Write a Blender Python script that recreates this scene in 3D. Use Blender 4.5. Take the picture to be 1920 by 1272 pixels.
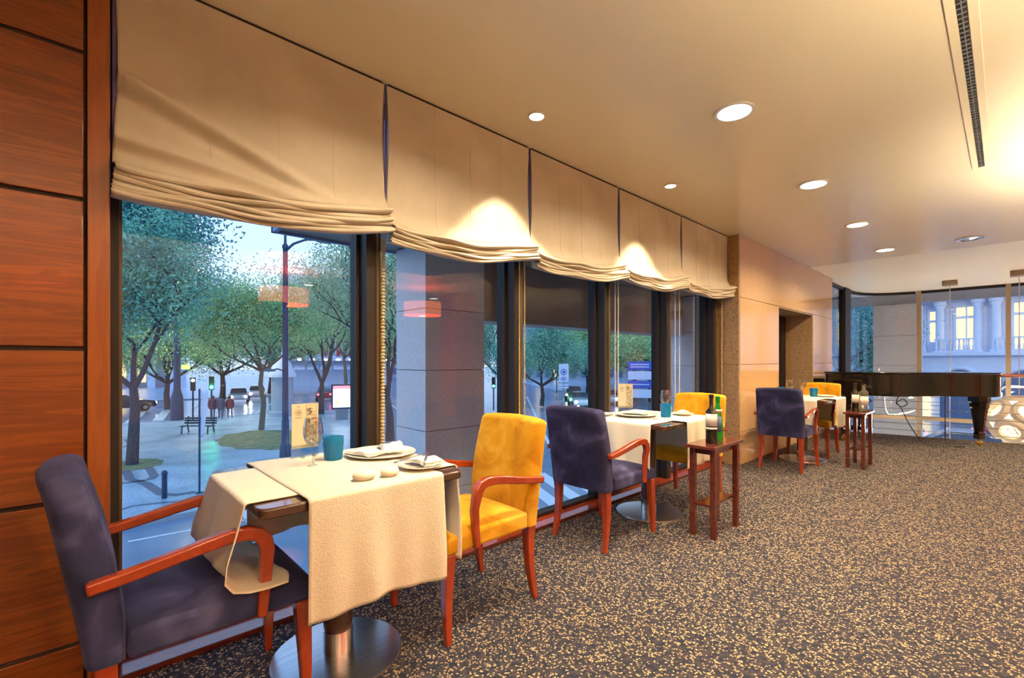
import bpy, bmesh, math, random
from mathutils import Vector, Matrix, noise
PI = math.pi
sc = bpy.context.scene
for o in list(bpy.data.objects):
    bpy.data.objects.remove(o)

# ------------------------------------------------------------------ camera, sky, exposure
cd = bpy.data.cameras.new('camera'); cam = bpy.data.objects.new('camera', cd)
sc.collection.objects.link(cam); sc.camera = cam
cam.location = (0, 0, 1.19)
cam.rotation_euler = (PI/2, 0, math.atan2(927, 870))
cd.sensor_width = 36; cd.lens = 36*870/1920; cd.shift_y = 41/1920
cd.clip_start = .02; cd.clip_end = 600

w = bpy.data.worlds.new('dusk_sky'); sc.world = w; w.use_nodes = True
wt = w.node_tree; wt.nodes.clear()
wo = wt.nodes.new('ShaderNodeOutputWorld'); wb = wt.nodes.new('ShaderNodeBackground')
wr = wt.nodes.new('ShaderNodeValToRGB'); ws = wt.nodes.new('ShaderNodeSeparateXYZ'); wg = wt.nodes.new('ShaderNodeTexCoord')
wn = wt.nodes.new('ShaderNodeTexNoise'); wn.inputs['Scale'].default_value = 2.2; wn.inputs['Detail'].default_value = 4
wm = wt.nodes.new('ShaderNodeMath'); wm.operation = 'MULTIPLY_ADD'; wm.inputs[1].default_value = .25
wt.links.new(wg.outputs['Generated'], ws.inputs[0]); wt.links.new(wg.outputs['Generated'], wn.inputs['Vector'])
wt.links.new(wn.outputs[0], wm.inputs[0]); wt.links.new(ws.outputs['Z'], wm.inputs[2])
wt.links.new(wm.outputs[0], wr.inputs[0]); wt.links.new(wr.outputs[0], wb.inputs[0]); wt.links.new(wb.outputs[0], wo.inputs[0])
wr.color_ramp.elements[0].position = .05; wr.color_ramp.elements[0].color = (.62, .77, 1, 1)
wr.color_ramp.elements[1].position = .8; wr.color_ramp.elements[1].color = (.27, .52, .96, 1)
WORLD_STRENGTH = 1.15
wb.inputs['Strength'].default_value = WORLD_STRENGTH
vs = sc.view_settings
sc.display_settings.display_device = 'sRGB'
vs.view_transform = 'Standard'; vs.look = 'None'; vs.gamma = 1; vs.exposure = 0.68; vs.use_curve_mapping = False
sc.cycles.transparent_max_bounces = 24
sc.cycles.max_bounces = 10
sc.cycles.sample_clamp_indirect = 6
DOWN_W = 23; SPOT_W = 75; PEND_W = 480; UP_W = 92
WARM = (1, .81, .53)

# ------------------------------------------------------------------ materials
def mat(name):
    m = bpy.data.materials.new(name); m.use_nodes = True
    nt = m.node_tree
    return m, nt, nt.nodes['Principled BSDF']
def setp(b, **k):
    for a, v in k.items():
        a = a.replace('_', ' ')
        b.inputs[a].default_value = v
def solid(name, col, rough=.5, metal=0, **k):
    m, nt, b = mat(name)
    b.inputs['Base Color'].default_value = (*col, 1); b.inputs['Roughness'].default_value = rough; b.inputs['Metallic'].default_value = metal
    for a, v in k.items(): b.inputs[a.replace('_', ' ')].default_value = v
    return m
def coords(nt, scale=(1, 1, 1), rot=(0, 0, 0)):
    t = nt.nodes.new('ShaderNodeTexCoord'); mp = nt.nodes.new('ShaderNodeMapping')
    mp.inputs['Scale'].default_value = scale; mp.inputs['Rotation'].default_value = rot
    nt.links.new(t.outputs['Object'], mp.inputs[0]); return mp.outputs[0]
def noisy(name, cols, scale=5, detail=4, rough=.5, stretch=(1, 1, 1), bump=0, bscale=None, dist=0, pos=None, metal=0, **k):
    m, nt, b = mat(name)
    v = coords(nt, stretch)
    n = nt.nodes.new('ShaderNodeTexNoise'); n.inputs['Scale'].default_value = scale; n.inputs['Detail'].default_value = detail
    n.inputs['Distortion'].default_value = dist; nt.links.new(v, n.inputs['Vector'])
    r = nt.nodes.new('ShaderNodeValToRGB'); e = r.color_ramp.elements
    pos = pos or [.3 + .4*i/(len(cols)-1) for i in range(len(cols))]
    while len(e) < len(cols): e.new(.5)
    for i, c in enumerate(cols): e[i].position = pos[i]; e[i].color = (*c, 1)
    nt.links.new(n.outputs[0], r.inputs[0]); nt.links.new(r.outputs[0], b.inputs['Base Color'])
    b.inputs['Roughness'].default_value = rough; b.inputs['Metallic'].default_value = metal
    for a, vv in k.items(): b.inputs[a.replace('_', ' ')].default_value = vv
    if bump:
        n2 = n
        if bscale:
            n2 = nt.nodes.new('ShaderNodeTexNoise'); n2.inputs['Scale'].default_value = bscale; nt.links.new(v, n2.inputs['Vector'])
        bp = nt.nodes.new('ShaderNodeBump'); bp.inputs['Strength'].default_value = bump; bp.inputs['Distance'].default_value = .01
        nt.links.new(n2.outputs[0], bp.inputs['Height']); nt.links.new(bp.outputs[0], b.inputs['Normal'])
    return m
def emis(name, col, s):
    m, nt, b = mat(name)
    b.inputs['Base Color'].default_value = (*col, 1); b.inputs['Emission Color'].default_value = (*col, 1); b.inputs['Emission Strength'].default_value = s
    return m
def glassy(name, tint=(.93, .96, 1), extra=0.04, rough=0.0, diff=None, dfac=0, pw_=5):
    m = bpy.data.materials.new(name); m.use_nodes = True; nt = m.node_tree; nt.nodes.clear()
    out = nt.nodes.new('ShaderNodeOutputMaterial'); mix = nt.nodes.new('ShaderNodeMixShader')
    tr = nt.nodes.new('ShaderNodeBsdfTransparent'); tr.inputs[0].default_value = (*tint, 1)
    gl = nt.nodes.new('ShaderNodeBsdfGlossy'); gl.inputs['Roughness'].default_value = rough
    lw = nt.nodes.new('ShaderNodeLayerWeight'); lw.inputs['Blend'].default_value = .5
    pw = nt.nodes.new('ShaderNodeMath'); pw.operation = 'POWER'; pw.inputs[1].default_value = pw_
    ma = nt.nodes.new('ShaderNodeMath'); ma.operation = 'MULTIPLY_ADD'; ma.inputs[1].default_value = .9; ma.inputs[2].default_value = extra; ma.use_clamp = True
    nt.links.new(lw.outputs['Facing'], pw.inputs[0]); nt.links.new(pw.outputs[0], ma.inputs[0]); nt.links.new(ma.outputs[0], mix.inputs[0])
    src = tr.outputs[0]
    if diff:
        d = nt.nodes.new('ShaderNodeBsdfTranslucent'); d.inputs[0].default_value = (*diff, 1)
        d2 = nt.nodes.new('ShaderNodeBsdfDiffuse'); d2.inputs[0].default_value = (*diff, 1)
        a = nt.nodes.new('ShaderNodeMixShader'); a.inputs[0].default_value = .5
        nt.links.new(d.outputs[0], a.inputs[1]); nt.links.new(d2.outputs[0], a.inputs[2])
        q = nt.nodes.new('ShaderNodeMixShader'); q.inputs[0].default_value = dfac
        nt.links.new(tr.outputs[0], q.inputs[1]); nt.links.new(a.outputs[0], q.inputs[2]); src = q.outputs[0]
    nt.links.new(src, mix.inputs[1]); nt.links.new(gl.outputs[0], mix.inputs[2]); nt.links.new(mix.outputs[0], out.inputs[0])
    return m

def carpet_mat():
    m, nt, b = mat('fleck_carpet'); v = coords(nt, (1, 1, 1))
    wv = nt.nodes.new('ShaderNodeTexNoise'); wv.inputs['Scale'].default_value = 45; nt.links.new(v, wv.inputs['Vector'])
    vm = nt.nodes.new('ShaderNodeVectorMath'); vm.operation = 'MULTIPLY_ADD'; vm.inputs[1].default_value = (.022, .022, 0); nt.links.new(wv.outputs['Color'], vm.inputs[0]); nt.links.new(v, vm.inputs[2])
    vo = nt.nodes.new('ShaderNodeTexVoronoi'); vo.inputs['Scale'].default_value = 108; nt.links.new(vm.outputs[0], vo.inputs['Vector'])
    sc_ = nt.nodes.new('ShaderNodeSeparateColor'); nt.links.new(vo.outputs['Color'], sc_.inputs[0])
    th = nt.nodes.new('ShaderNodeMath'); th.operation = 'GREATER_THAN'; th.inputs[1].default_value = .58; nt.links.new(sc_.outputs[0], th.inputs[0])
    r = nt.nodes.new('ShaderNodeValToRGB'); e = r.color_ramp.elements
    e[0].position = .42; e[0].color = (1, 1, 1, 1); e[1].position = .50; e[1].color = (0, 0, 0, 1); nt.links.new(vo.outputs['Distance'], r.inputs[0])
    n = nt.nodes.new('ShaderNodeMath'); n.operation = 'MULTIPLY'; nt.links.new(th.outputs[0], n.inputs[0]); nt.links.new(r.outputs[0], n.inputs[1])
    n2 = nt.nodes.new('ShaderNodeTexNoise'); n2.inputs['Scale'].default_value = 34; n2.inputs['Detail'].default_value = 2; nt.links.new(v, n2.inputs['Vector'])
    r2 = nt.nodes.new('ShaderNodeValToRGB'); e = r2.color_ramp.elements
    e[0].position = .4; e[0].color = (.016, .019, .036, 1); e[1].position = .6; e[1].color = (.048, .045, .056, 1)
    nt.links.new(n2.outputs[0], r2.inputs[0])
    mx = nt.nodes.new('ShaderNodeMix'); mx.data_type = 'RGBA'
    nt.links.new(n.outputs[0], mx.inputs['Factor']); nt.links.new(r2.outputs[0], mx.inputs['A']); mx.inputs['B'].default_value = (.50, .37, .21, 1)
    nt.links.new(mx.outputs['Result'], b.inputs['Base Color']); b.inputs['Roughness'].default_value = .95
    b.inputs['Specular IOR Level'].default_value = .08
    bp = nt.nodes.new('ShaderNodeBump'); bp.inputs['Strength'].default_value = .4; bp.inputs['Distance'].default_value = .004
    nt.links.new(n.outputs[0], bp.inputs['Height']); nt.links.new(bp.outputs[0], b.inputs['Normal'])
    return m
def granite(name, c0, c1, c2, rough=.12, scale=170):
    m, nt, b = mat(name); v = coords(nt)
    vo = nt.nodes.new('ShaderNodeTexVoronoi'); vo.inputs['Scale'].default_value = scale; nt.links.new(v, vo.inputs['Vector'])
    s = nt.nodes.new('ShaderNodeSeparateColor'); nt.links.new(vo.outputs['Color'], s.inputs[0])
    r = nt.nodes.new('ShaderNodeValToRGB'); r.color_ramp.interpolation = 'CONSTANT'; e = r.color_ramp.elements; e.new(.5)
    e[0].position = 0; e[0].color = (*c0, 1); e[1].position = .18; e[1].color = (*c1, 1); e[2].position = .6; e[2].color = (*c2, 1)
    nt.links.new(s.outputs[0], r.inputs[0])
    n = nt.nodes.new('ShaderNodeTexNoise'); n.inputs['Scale'].default_value = 2.5; n.inputs['Detail'].default_value = 5; nt.links.new(v, n.inputs['Vector'])
    mx = nt.nodes.new('ShaderNodeMix'); mx.data_type = 'RGBA'; mx.inputs['Factor'].default_value = .35
    r3 = nt.nodes.new('ShaderNodeValToRGB'); r3.color_ramp.elements[0].color = (*c1, 1); r3.color_ramp.elements[1].color = (*c2, 1)
    nt.links.new(n.outputs[0], r3.inputs[0]); nt.links.new(r.outputs[0], mx.inputs['A']); nt.links.new(r3.outputs[0], mx.inputs['B'])
    nt.links.new(mx.outputs['Result'], b.inputs['Base Color']); b.inputs['Roughness'].default_value = rough
    return m
def wood(name, c0, c1, rough=.22, stretch=(14, 1.2, 14), scale=3, coat=.4):
    m = noisy(name, [c0, c1, c0, c1], scale=scale, detail=8, rough=rough, stretch=stretch, dist=1.2, pos=[.25, .45, .55, .78])
    m.node_tree.nodes['Principled BSDF'].inputs['Coat Weight'].default_value = coat
    m.node_tree.nodes['Principled BSDF'].inputs['Coat Roughness'].default_value = .12
    return m
def velvet(name, c0, c1, c2):
    m = noisy(name, [c0, c1, c2], scale=6, detail=6, rough=.85, dist=.7, pos=[.32, .5, .7], bump=.15, bscale=400)
    b = m.node_tree.nodes['Principled BSDF']; b.inputs['Sheen Weight'].default_value = .6 if c2[0] > .5 else .2; b.inputs['Specular IOR Level'].default_value = .15; b.inputs['Sheen Roughness'].default_value = .4
    b.inputs['Sheen Tint'].default_value = (*[min(1, c*3+.1) for c in c2], 1)
    return m
def fabric(name, c0, c1, fine=260, bump=.25):
    m, nt, b = mat(name); v = coords(nt)
    n = nt.nodes.new('ShaderNodeTexNoise'); n.inputs['Scale'].default_value = 3; n.inputs['Detail'].default_value = 6; nt.links.new(v, n.inputs['Vector'])
    r = nt.nodes.new('ShaderNodeValToRGB'); r.color_ramp.elements[0].position = .35; r.color_ramp.elements[0].color = (*c0, 1)
    r.color_ramp.elements[1].position = .65; r.color_ramp.elements[1].color = (*c1, 1)
    nt.links.new(n.outputs[0], r.inputs[0]); nt.links.new(r.outputs[0], b.inputs['Base Color']); b.inputs['Roughness'].default_value = .8
    n2 = nt.nodes.new('ShaderNodeTexNoise'); n2.inputs['Scale'].default_value = fine; nt.links.new(v, n2.inputs['Vector'])
    n3 = nt.nodes.new('ShaderNodeTexNoise'); n3.inputs['Scale'].default_value = 14; n3.inputs['Detail'].default_value = 3; nt.links.new(v, n3.inputs['Vector'])
    ad = nt.nodes.new('ShaderNodeMath'); ad.operation = 'MULTIPLY_ADD'; ad.inputs[1].default_value = 1.6
    nt.links.new(n3.outputs[0], ad.inputs[0]); nt.links.new(n2.outputs[0], ad.inputs[2])
    bp = nt.nodes.new('ShaderNodeBump'); bp.inputs['Strength'].default_value = bump; bp.inputs['Distance'].default_value = .006
    nt.links.new(ad.outputs[0], bp.inputs['Height']); nt.links.new(bp.outputs[0], b.inputs['Normal'])
    return m

M = {}
M['carpet'] = carpet_mat()
M['ceiling'] = noisy('ceiling_paint', [(.86, .76, .56), (.89, .79, .60)], scale=.8, rough=.24, Specular_IOR_Level=.5)
M['ceiling2'] = noisy('void_ceiling_paint', [(.88, .80, .66), (.9, .82, .68)], scale=.8, rough=.35)
M['panel'] = wood('mahogany_panel', (.15, .03, .006), (.24, .06, .009), stretch=(9, .9, 15), scale=2.6, rough=.3, coat=.25)
M['post'] = wood('mahogany_post', (.24, .055, .010), (.31, .08, .014), stretch=(9, 9, .8), scale=2.2, rough=.3)
M['redwood'] = wood('red_mahogany', (.27, .032, .008), (.33, .045, .011), stretch=(5, 5, 5), scale=1.5, rough=.2, coat=.6)
M['darkwood'] = wood('dark_brown_wood', (.075, .014, .009), (.12, .024, .014), stretch=(9, 2, 9), rough=.22)
M['espresso'] = solid('espresso_lacquer', (.06, .028, .02), .14, Coat_Weight=.6)
M['blackwood'] = solid('near_black_wood', (.025, .018, .016), .3)
M['groove'] = solid('groove_shadow_gap', (.02, .01, .008), .8)
M['frame'] = solid('dark_bronze_frame', (.014, .010, .009), .5, 0, Specular_IOR_Level=.25)
M['frame_in'] = solid('bronze_frame_cap', (.10, .065, .032), .4, .3)
M['mullion_tan'] = solid('taupe_metal_mullion', (.30, .23, .16), .45, .2)
M['glass'] = glassy('window_glass', (.965, .985, .995), .04)
M['clear'] = glassy('clear_glassware', (.90, .92, .93), .10, pw_=2.2)
M['acrylic'] = glassy('clear_acrylic', (.9, .93, .96), .08)
M['teal'] = glassy('teal_glass', (.02, .55, .85), .06, .05, (.0, .42, .72), .7)
M['greenglass'] = glassy('green_bottle_glass', (.03, .55, .10), .07, .02, (.02, .45, .06), .55)
M['wineglass'] = solid('dark_wine_bottle_glass', (.012, .008, .006), .06)
M['paleglass'] = glassy('pale_bottle_glass', (.75, .75, .65), .08, .02, (.5, .5, .4), .2)
M['blind'] = fabric('blind_linen', (.55, .47, .35), (.65, .56, .43))
M['blindtrim'] = solid('blind_purple_edge', (.09, .07, .16), .8)
M['cloth'] = fabric('cream_tablecloth', (.84, .77, .60), (.89, .82, .66), 420, .18)
M['cloth_jq'] = noisy('cream_jacquard', [(.76, .69, .53), (.86, .79, .63)], scale=75, detail=8, rough=.7, bump=.4, dist=2.5)
M['napkin'] = fabric('napkin_linen', (.86, .80, .68), (.90, .85, .74), 420, .15)
M['china'] = solid('cream_china', (.86, .81, .70), .15, Coat_Weight=.3)
M['stone'] = noisy('pebble_white', [(.82, .76, .62), (.88, .83, .70)], scale=20, rough=.5)
M['steel'] = solid('polished_steel', (.62, .62, .62), .18, 1)
M['brushed'] = noisy('brushed_steel', [(.42, .44, .47), (.62, .63, .65)], scale=4, rough=.28, stretch=(40, 1, 1), metal=1)
M['brass'] = solid('brass', (.85, .60, .18), .2, 1)
M['navy'] = velvet('navy_velvet', (.010, .011, .036), (.022, .022, .070), (.075, .075, .18))
M['yellow'] = velvet('mustard_velvet', (.40, .16, .005), (.60, .28, .008), (.74, .44, .05))
M['granite'] = granite('polished_pink_granite', (.50, .30, .14), (.68, .44, .23), (.62, .39, .195), .10)
M['granite_b'] = granite('brown_speckled_granite', (.08, .045, .02), (.40, .25, .10), (.30, .18, .075), .35, 130)
M['granite_o'] = granite('outdoor_granite', (.62, .60, .59), (.78, .74, .70), (.72, .67, .64), .45, 60)
M['seam'] = solid('stone_joint', (.12, .07, .04), .8)
M['piano'] = solid('piano_black_lacquer', (.004, .004, .005), .08, Coat_Weight=.3, Specular_IOR_Level=.35)
M['ivory'] = solid('piano_key_white', (.8, .78, .7), .3)
M['black'] = solid('black_plastic', (.015, .015, .016), .45)
M['white'] = solid('white_paint', (.8, .78, .74), .5)
M['lamp'] = emis('downlight_glow', (1, .86, .62), 14)
M['lampdim'] = emis('spotlight_glow', (1, .80, .48), 7)
M['ball'] = emis('pendant_glow', (1, .86, .6), 9)
M['shade_white'] = solid('pendant_white_shell', (.85, .80, .7), .4)
M['orange_shade'] = emis('orange_lampshade', (1, .22, .04), 3.2)
M['rust'] = noisy('rust_orange_plaster', [(.62, .19, .07), (.70, .24, .09)], scale=2, rough=.6)
M['beigewall'] = noisy('beige_plaster', [(.62, .50, .36), (.68, .55, .41)], scale=2, rough=.7)
M['card'] = solid('cream_menu_card', (.84, .74, .48), .6)
M['ink'] = solid('menu_ink', (.04, .03, .025), .7)
M['label'] = solid('bottle_label_paper', (.78, .74, .66), .6)
M['soffit'] = solid('exterior_dark_soffit', (.36, .25, .17), .5)
M['slab'] = solid('exterior_skylit_blue_slab', (.22, .26, .45), .5)  # blue of the sky's light put into the slab edge colour
# exterior
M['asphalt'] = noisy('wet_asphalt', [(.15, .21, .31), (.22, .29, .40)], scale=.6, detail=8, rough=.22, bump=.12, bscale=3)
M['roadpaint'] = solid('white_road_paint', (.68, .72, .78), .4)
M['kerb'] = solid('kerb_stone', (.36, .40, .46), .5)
M['cobble_d'] = noisy('dark_basalt_cobble', [(.08, .11, .17), (.12, .15, .22)], scale=20, rough=.5)
M['soil'] = noisy('tree_pit_soil', [(.10, .07, .04), (.22, .16, .08)], scale=6, rough=.9)
M['grass'] = noisy('grass_patch', [(.07, .16, .07), (.34, .28, .14)], scale=2.5, rough=.9)
M['bark'] = noisy('tree_bark', [(.035, .04, .055), (.09, .085, .09)], scale=9, rough=.9, stretch=(3, 3, .6), bump=.6)
M['bark_l'] = noisy('lamplit_bark', [(.13, .11, .09), (.24, .19, .14)], scale=9, rough=.9, stretch=(3, 3, .6), bump=.6)  # lit copy of the bark, lamplight painted into its colour
def leafm(name, cols, em=0):
    return noisy(name, cols, scale=1.1, detail=3, rough=.6)
M['leaf_teal'] = leafm('leaves_teal_green', [(.08, .28, .24), (.17, .48, .36), (.34, .64, .36)])
M['leaf_lime'] = leafm('leaves_yellow_green', [(.18, .42, .24), (.42, .66, .30), (.70, .80, .38)])  # street-lamp light on the foliage put into the leaf colour
M['leaf_dark'] = leafm('leaves_dark_conifer', [(.03, .13, .17), (.07, .26, .27), (.12, .36, .32)])
M['leaf_thin'] = leafm('leaves_sparse', [(.18, .38, .28), (.34, .52, .30), (.52, .60, .36)])
M['pole'] = solid('dark_blue_lamp_post', (.03, .055, .12), .35, .3)
M['polegrey'] = solid('galvanised_grey', (.28, .30, .34), .4, .5)
M['benchm'] = solid('dark_green_bench', (.02, .045, .06), .4)
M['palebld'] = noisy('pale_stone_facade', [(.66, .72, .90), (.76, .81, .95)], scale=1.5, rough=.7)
M['paleb2'] = noisy('pale_render', [(.34, .39, .50), (.40, .44, .54)], scale=.6, rough=.7)
M['greybld'] = noisy('mauve_render', [(.34, .31, .38), (.42, .38, .44)], scale=.7, rough=.7)
M['redp'] = solid('crimson_panel', (.45, .03, .07), .5)
M['winlit'] = emis('lit_window', (1, .72, .30), 1.1)
M['windark'] = solid('dark_window', (.10, .15, .28), .12)
M['green_l'] = emis('green_signal', (.02, 1, .35), 30)
M['red_l'] = emis('red_signal', (1, .05, .06), 14)
M['head_l'] = emis('headlamp', (1, .93, .85), 40)
M['tail_l'] = emis('tail_lamp', (1, .05, .08), 9)
M['awning_l'] = emis('awning_lamp', (1, .75, .5), 10)
M['poster'] = emis('backlit_poster', (.85, 1, 1), 1.4)
M['poster_r'] = emis('backlit_poster_red', (1, .2, .25), 1.4)
M['poster_y'] = emis('backlit_poster_yellow', (.95, .85, .2), 1.4)
M['neon'] = emis('neon_green_yellow', (.5, 1, .1), 1.5)
M['orange_l'] = emis('amber_lamp', (1, .55, .2), 12)
M['skin'] = solid('skin', (.45, .27, .20), .6)
M['coat_r'] = solid('maroon_coat', (.16, .03, .06), .8)
M['coat_b'] = solid('navy_coat', (.05, .07, .14), .8)
M['jean'] = solid('blue_trousers', (.08, .12, .25), .8)
M['hair'] = solid('dark_hair', (.03, .02, .02), .7)
M['tyre'] = solid('tyre', (.02, .02, .022), .7)
M['carglass'] = solid('car_glass', (.03, .05, .09), .06)
def carpaint(n, c): return solid('car_paint_'+n, c, .2, .3, Coat_Weight=.8)
M['car_s'] = carpaint('silver', (.45, .50, .60)); M['car_w'] = carpaint('white', (.75, .78, .85))
M['car_k'] = carpaint('black', (.03, .04, .07)); M['car_r'] = carpaint('dark_red', (.25, .03, .06))
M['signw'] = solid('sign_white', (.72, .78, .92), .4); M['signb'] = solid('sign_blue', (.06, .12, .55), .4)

def tower_mat():
    m, nt, b = mat('tower_facade'); v = coords(nt)
    br = nt.nodes.new('ShaderNodeTexBrick'); br.offset = 0; br.inputs['Scale'].default_value = 1
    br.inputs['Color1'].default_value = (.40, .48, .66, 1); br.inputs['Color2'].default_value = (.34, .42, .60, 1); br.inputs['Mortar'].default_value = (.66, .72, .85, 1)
    br.inputs['Mortar Size'].default_value = .55; br.inputs['Brick Width'].default_value = 3.2; br.inputs['Row Height'].default_value = 3.1
    t = nt.nodes.new('ShaderNodeTexCoord'); s = nt.nodes.new('ShaderNodeSeparateXYZ'); c = nt.nodes.new('ShaderNodeCombineXYZ'); a = nt.nodes.new('ShaderNodeMath')
    nt.links.new(t.outputs['Object'], s.inputs[0]); nt.links.new(s.outputs[0], a.inputs[0]); nt.links.new(s.outputs[1], a.inputs[1])
    nt.links.new(a.outputs[0], c.inputs[0]); nt.links.new(s.outputs[2], c.inputs[1]); nt.links.new(c.outputs[0], br.inputs['Vector'])
    nt.links.new(br.outputs[0], b.inputs['Base Color']); b.inputs['Roughness'].default_value = .4
    return m
M['tower'] = tower_mat()
def cobble_mat():
    m, nt, b = mat('pale_cobble'); v = coords(nt)
    vo = nt.nodes.new('ShaderNodeTexVoronoi'); vo.feature = 'DISTANCE_TO_EDGE'; vo.inputs['Scale'].default_value = 7; nt.links.new(v, vo.inputs['Vector'])
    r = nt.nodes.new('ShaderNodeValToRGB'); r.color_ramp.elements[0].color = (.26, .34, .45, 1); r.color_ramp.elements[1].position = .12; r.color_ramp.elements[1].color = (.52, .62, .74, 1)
    nt.links.new(vo.outputs[0], r.inputs[0])
    n = nt.nodes.new('ShaderNodeTexNoise'); n.inputs['Scale'].default_value = .7; n.inputs['Detail'].default_value = 6; nt.links.new(v, n.inputs['Vector'])
    r2 = nt.nodes.new('ShaderNodeValToRGB'); r2.color_ramp.elements[0].position = .35; r2.color_ramp.elements[0].color = (.6, .65, .7, 1); r2.color_ramp.elements[1].position = .6
    nt.links.new(n.outputs[0], r2.inputs[0])
    mx = nt.nodes.new('ShaderNodeMix'); mx.data_type = 'RGBA'; mx.blend_type = 'MULTIPLY'; mx.inputs['Factor'].default_value = 1
    nt.links.new(r.outputs[0], mx.inputs['A']); nt.links.new(r2.outputs[0], mx.inputs['B']); nt.links.new(mx.outputs['Result'], b.inputs['Base Color'])
    b.inputs['Roughness'].default_value = .3
    bp = nt.nodes.new('ShaderNodeBump'); bp.inputs['Strength'].default_value = .3; bp.inputs['Distance'].default_value = .02
    nt.links.new(vo.outputs[0], bp.inputs['Height']); nt.links.new(bp.outputs[0], b.inputs['Normal'])
    return m
M['cobble'] = cobble_mat()

# ------------------------------------------------------------------ mesh helpers
class MB:
    def __init__(s): s.v = []; s.f = []; s.m = []
    def add(s, vs, fs, m=0):
        n = len(s.v); s.v += [tuple(v) for v in vs]; s.f += [tuple(i+n for i in f) for f in fs]; s.m += [m]*len(fs); return s
    def box(s, x0, x1, y0, y1, z0, z1, m=0):
        return s.add([(x0,y0,z0),(x1,y0,z0),(x1,y1,z0),(x0,y1,z0),(x0,y0,z1),(x1,y0,z1),(x1,y1,z1),(x0,y1,z1)],
                     [(0,3,2,1),(4,5,6,7),(0,1,5,4),(1,2,6,5),(2,3,7,6),(3,0,4,7)], m)
    def prism(s, pts, z0, z1, m=0, M=None):
        n = len(pts); vs = [Vector((x, y, z0)) for x, y in pts] + [Vector((x, y, z1)) for x, y in pts]
        if M: vs = [M @ v for v in vs]
        return s.add(vs, [tuple(range(n-1, -1, -1)), tuple(range(n, 2*n))] + [(i, (i+1) % n, n+(i+1) % n, n+i) for i in range(n)], m)
    def lathe(s, prof, n=32, c=(0, 0, 0), m=0, axis='z'):
        vs = []; fs = []
        for r, z in prof:
            for i in range(n):
                a = 2*PI*i/n; p = (r*math.cos(a), r*math.sin(a), z)
                if axis == 'x': p = (p[2], p[0], p[1])
                if axis == 'y': p = (p[1], p[2], p[0])
                vs.append((c[0]+p[0], c[1]+p[1], c[2]+p[2]))
        for k in range(len(prof)-1):
            for i in range(n):
                j = (i+1) % n; fs.append((k*n+i, k*n+j, (k+1)*n+j, (k+1)*n+i))
        if prof[0][0] > 1e-5: fs.append(tuple(range(n-1, -1, -1)))
        if prof[-1][0] > 1e-5: fs.append(tuple((len(prof)-1)*n+i for i in range(n)))
        return s.add(vs, fs, m)
    def tube(s, pts, r, n=8, m=0):
        pts = [Vector(p) for p in pts]; rr = r if isinstance(r, (list, tuple)) else [r]*len(pts)
        vs = []; fs = []; prev = None
        for k, p in enumerate(pts):
            t = (pts[min(k+1, len(pts)-1)]-pts[max(k-1, 0)]).normalized()
            if prev is None: a = t.orthogonal().normalized()
            else: a = (prev - t*prev.dot(t)); a = a.normalized() if a.length > 1e-6 else t.orthogonal().normalized()
            prev = a; b = t.cross(a)
            for i in range(n):
                an = 2*PI*i/n; vs.append(p + (a*math.cos(an)+b*math.sin(an))*rr[k])
        for k in range(len(pts)-1):
            for i in range(n):
                j = (i+1) % n; fs.append((k*n+i, k*n+j, (k+1)*n+j, (k+1)*n+i))
        fs.append(tuple(range(n-1, -1, -1))); fs.append(tuple((len(pts)-1)*n+i for i in range(n)))
        return s.add(vs, fs, m)
    def sweep(s, pts, w, t, side, m=0):
        # rectangular bar along pts; w = size along `side` vector, t = thickness across, may be lists
        side = Vector(side).normalized(); pts = [Vector(p) for p in pts]; vs = []; fs = []
        for k, p in enumerate(pts):
            d = (pts[min(k+1, len(pts)-1)]-pts[max(k-1, 0)]).normalized(); nrm = d.cross(side).normalized()
            ww = (w[k] if isinstance(w, (list, tuple)) else w)/2; tt = (t[k] if isinstance(t, (list, tuple)) else t)/2
            for a, b in ((-1, -1), (1, -1), (1, 1), (-1, 1)): vs.append(p + side*ww*a + nrm*tt*b)
        for k in range(len(pts)-1):
            for i in range(4):
                j = (i+1) % 4; fs.append((k*4+i, k*4+j, (k+1)*4+j, (k+1)*4+i))
        fs.append((3, 2, 1, 0)); q = (len(pts)-1)*4; fs.append((q, q+1, q+2, q+3))
        return s.add(vs, fs, m)
    def grid(s, fn, nu, nv, m=0):
        vs = [fn(i/nu, j/nv) for j in range(nv+1) for i in range(nu+1)]
        return s.add(vs, [(j*(nu+1)+i, j*(nu+1)+i+1, (j+1)*(nu+1)+i+1, (j+1)*(nu+1)+i) for j in range(nv) for i in range(nu)], m)
    def xf(s, M):
        s.v = [tuple(M @ Vector(v)) for v in s.v]; return s
    def build(s, name, mats, parent=None, bevel=0, smooth=True, loc=None, rot=None, seg=2, solid=0, fix=True, ang=35):
        me = bpy.data.meshes.new(name); me.from_pydata(s.v, [], s.f); me.update()
        mats = mats if isinstance(mats, (list, tuple)) else [mats]
        for q in mats: me.materials.append(M[q] if isinstance(q, str) else q)
        me.polygons.foreach_set('material_index', s.m)
        if fix:
            bm = bmesh.new(); bm.from_mesh(me); bmesh.ops.recalc_face_normals(bm, faces=bm.faces); bm.to_mesh(me); bm.free()
        if smooth:
            me.polygons.foreach_set('use_smooth', [True]*len(me.polygons)); me.set_sharp_from_angle(angle=math.radians(ang))
        o = bpy.data.objects.new(name, me); sc.collection.objects.link(o)
        if parent: o.parent = parent
        if loc: o.location = loc
        if rot: o.rotation_euler = rot
        if solid:
            q = o.modifiers.new('thickness', 'SOLIDIFY'); q.thickness = solid; q.offset = 0
        if bevel:
            b = o.modifiers.new('soft_edges', 'BEVEL'); b.width = bevel; b.segments = seg; b.limit_method = 'ANGLE'; b.angle_limit = math.radians(40)
        return o
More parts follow.
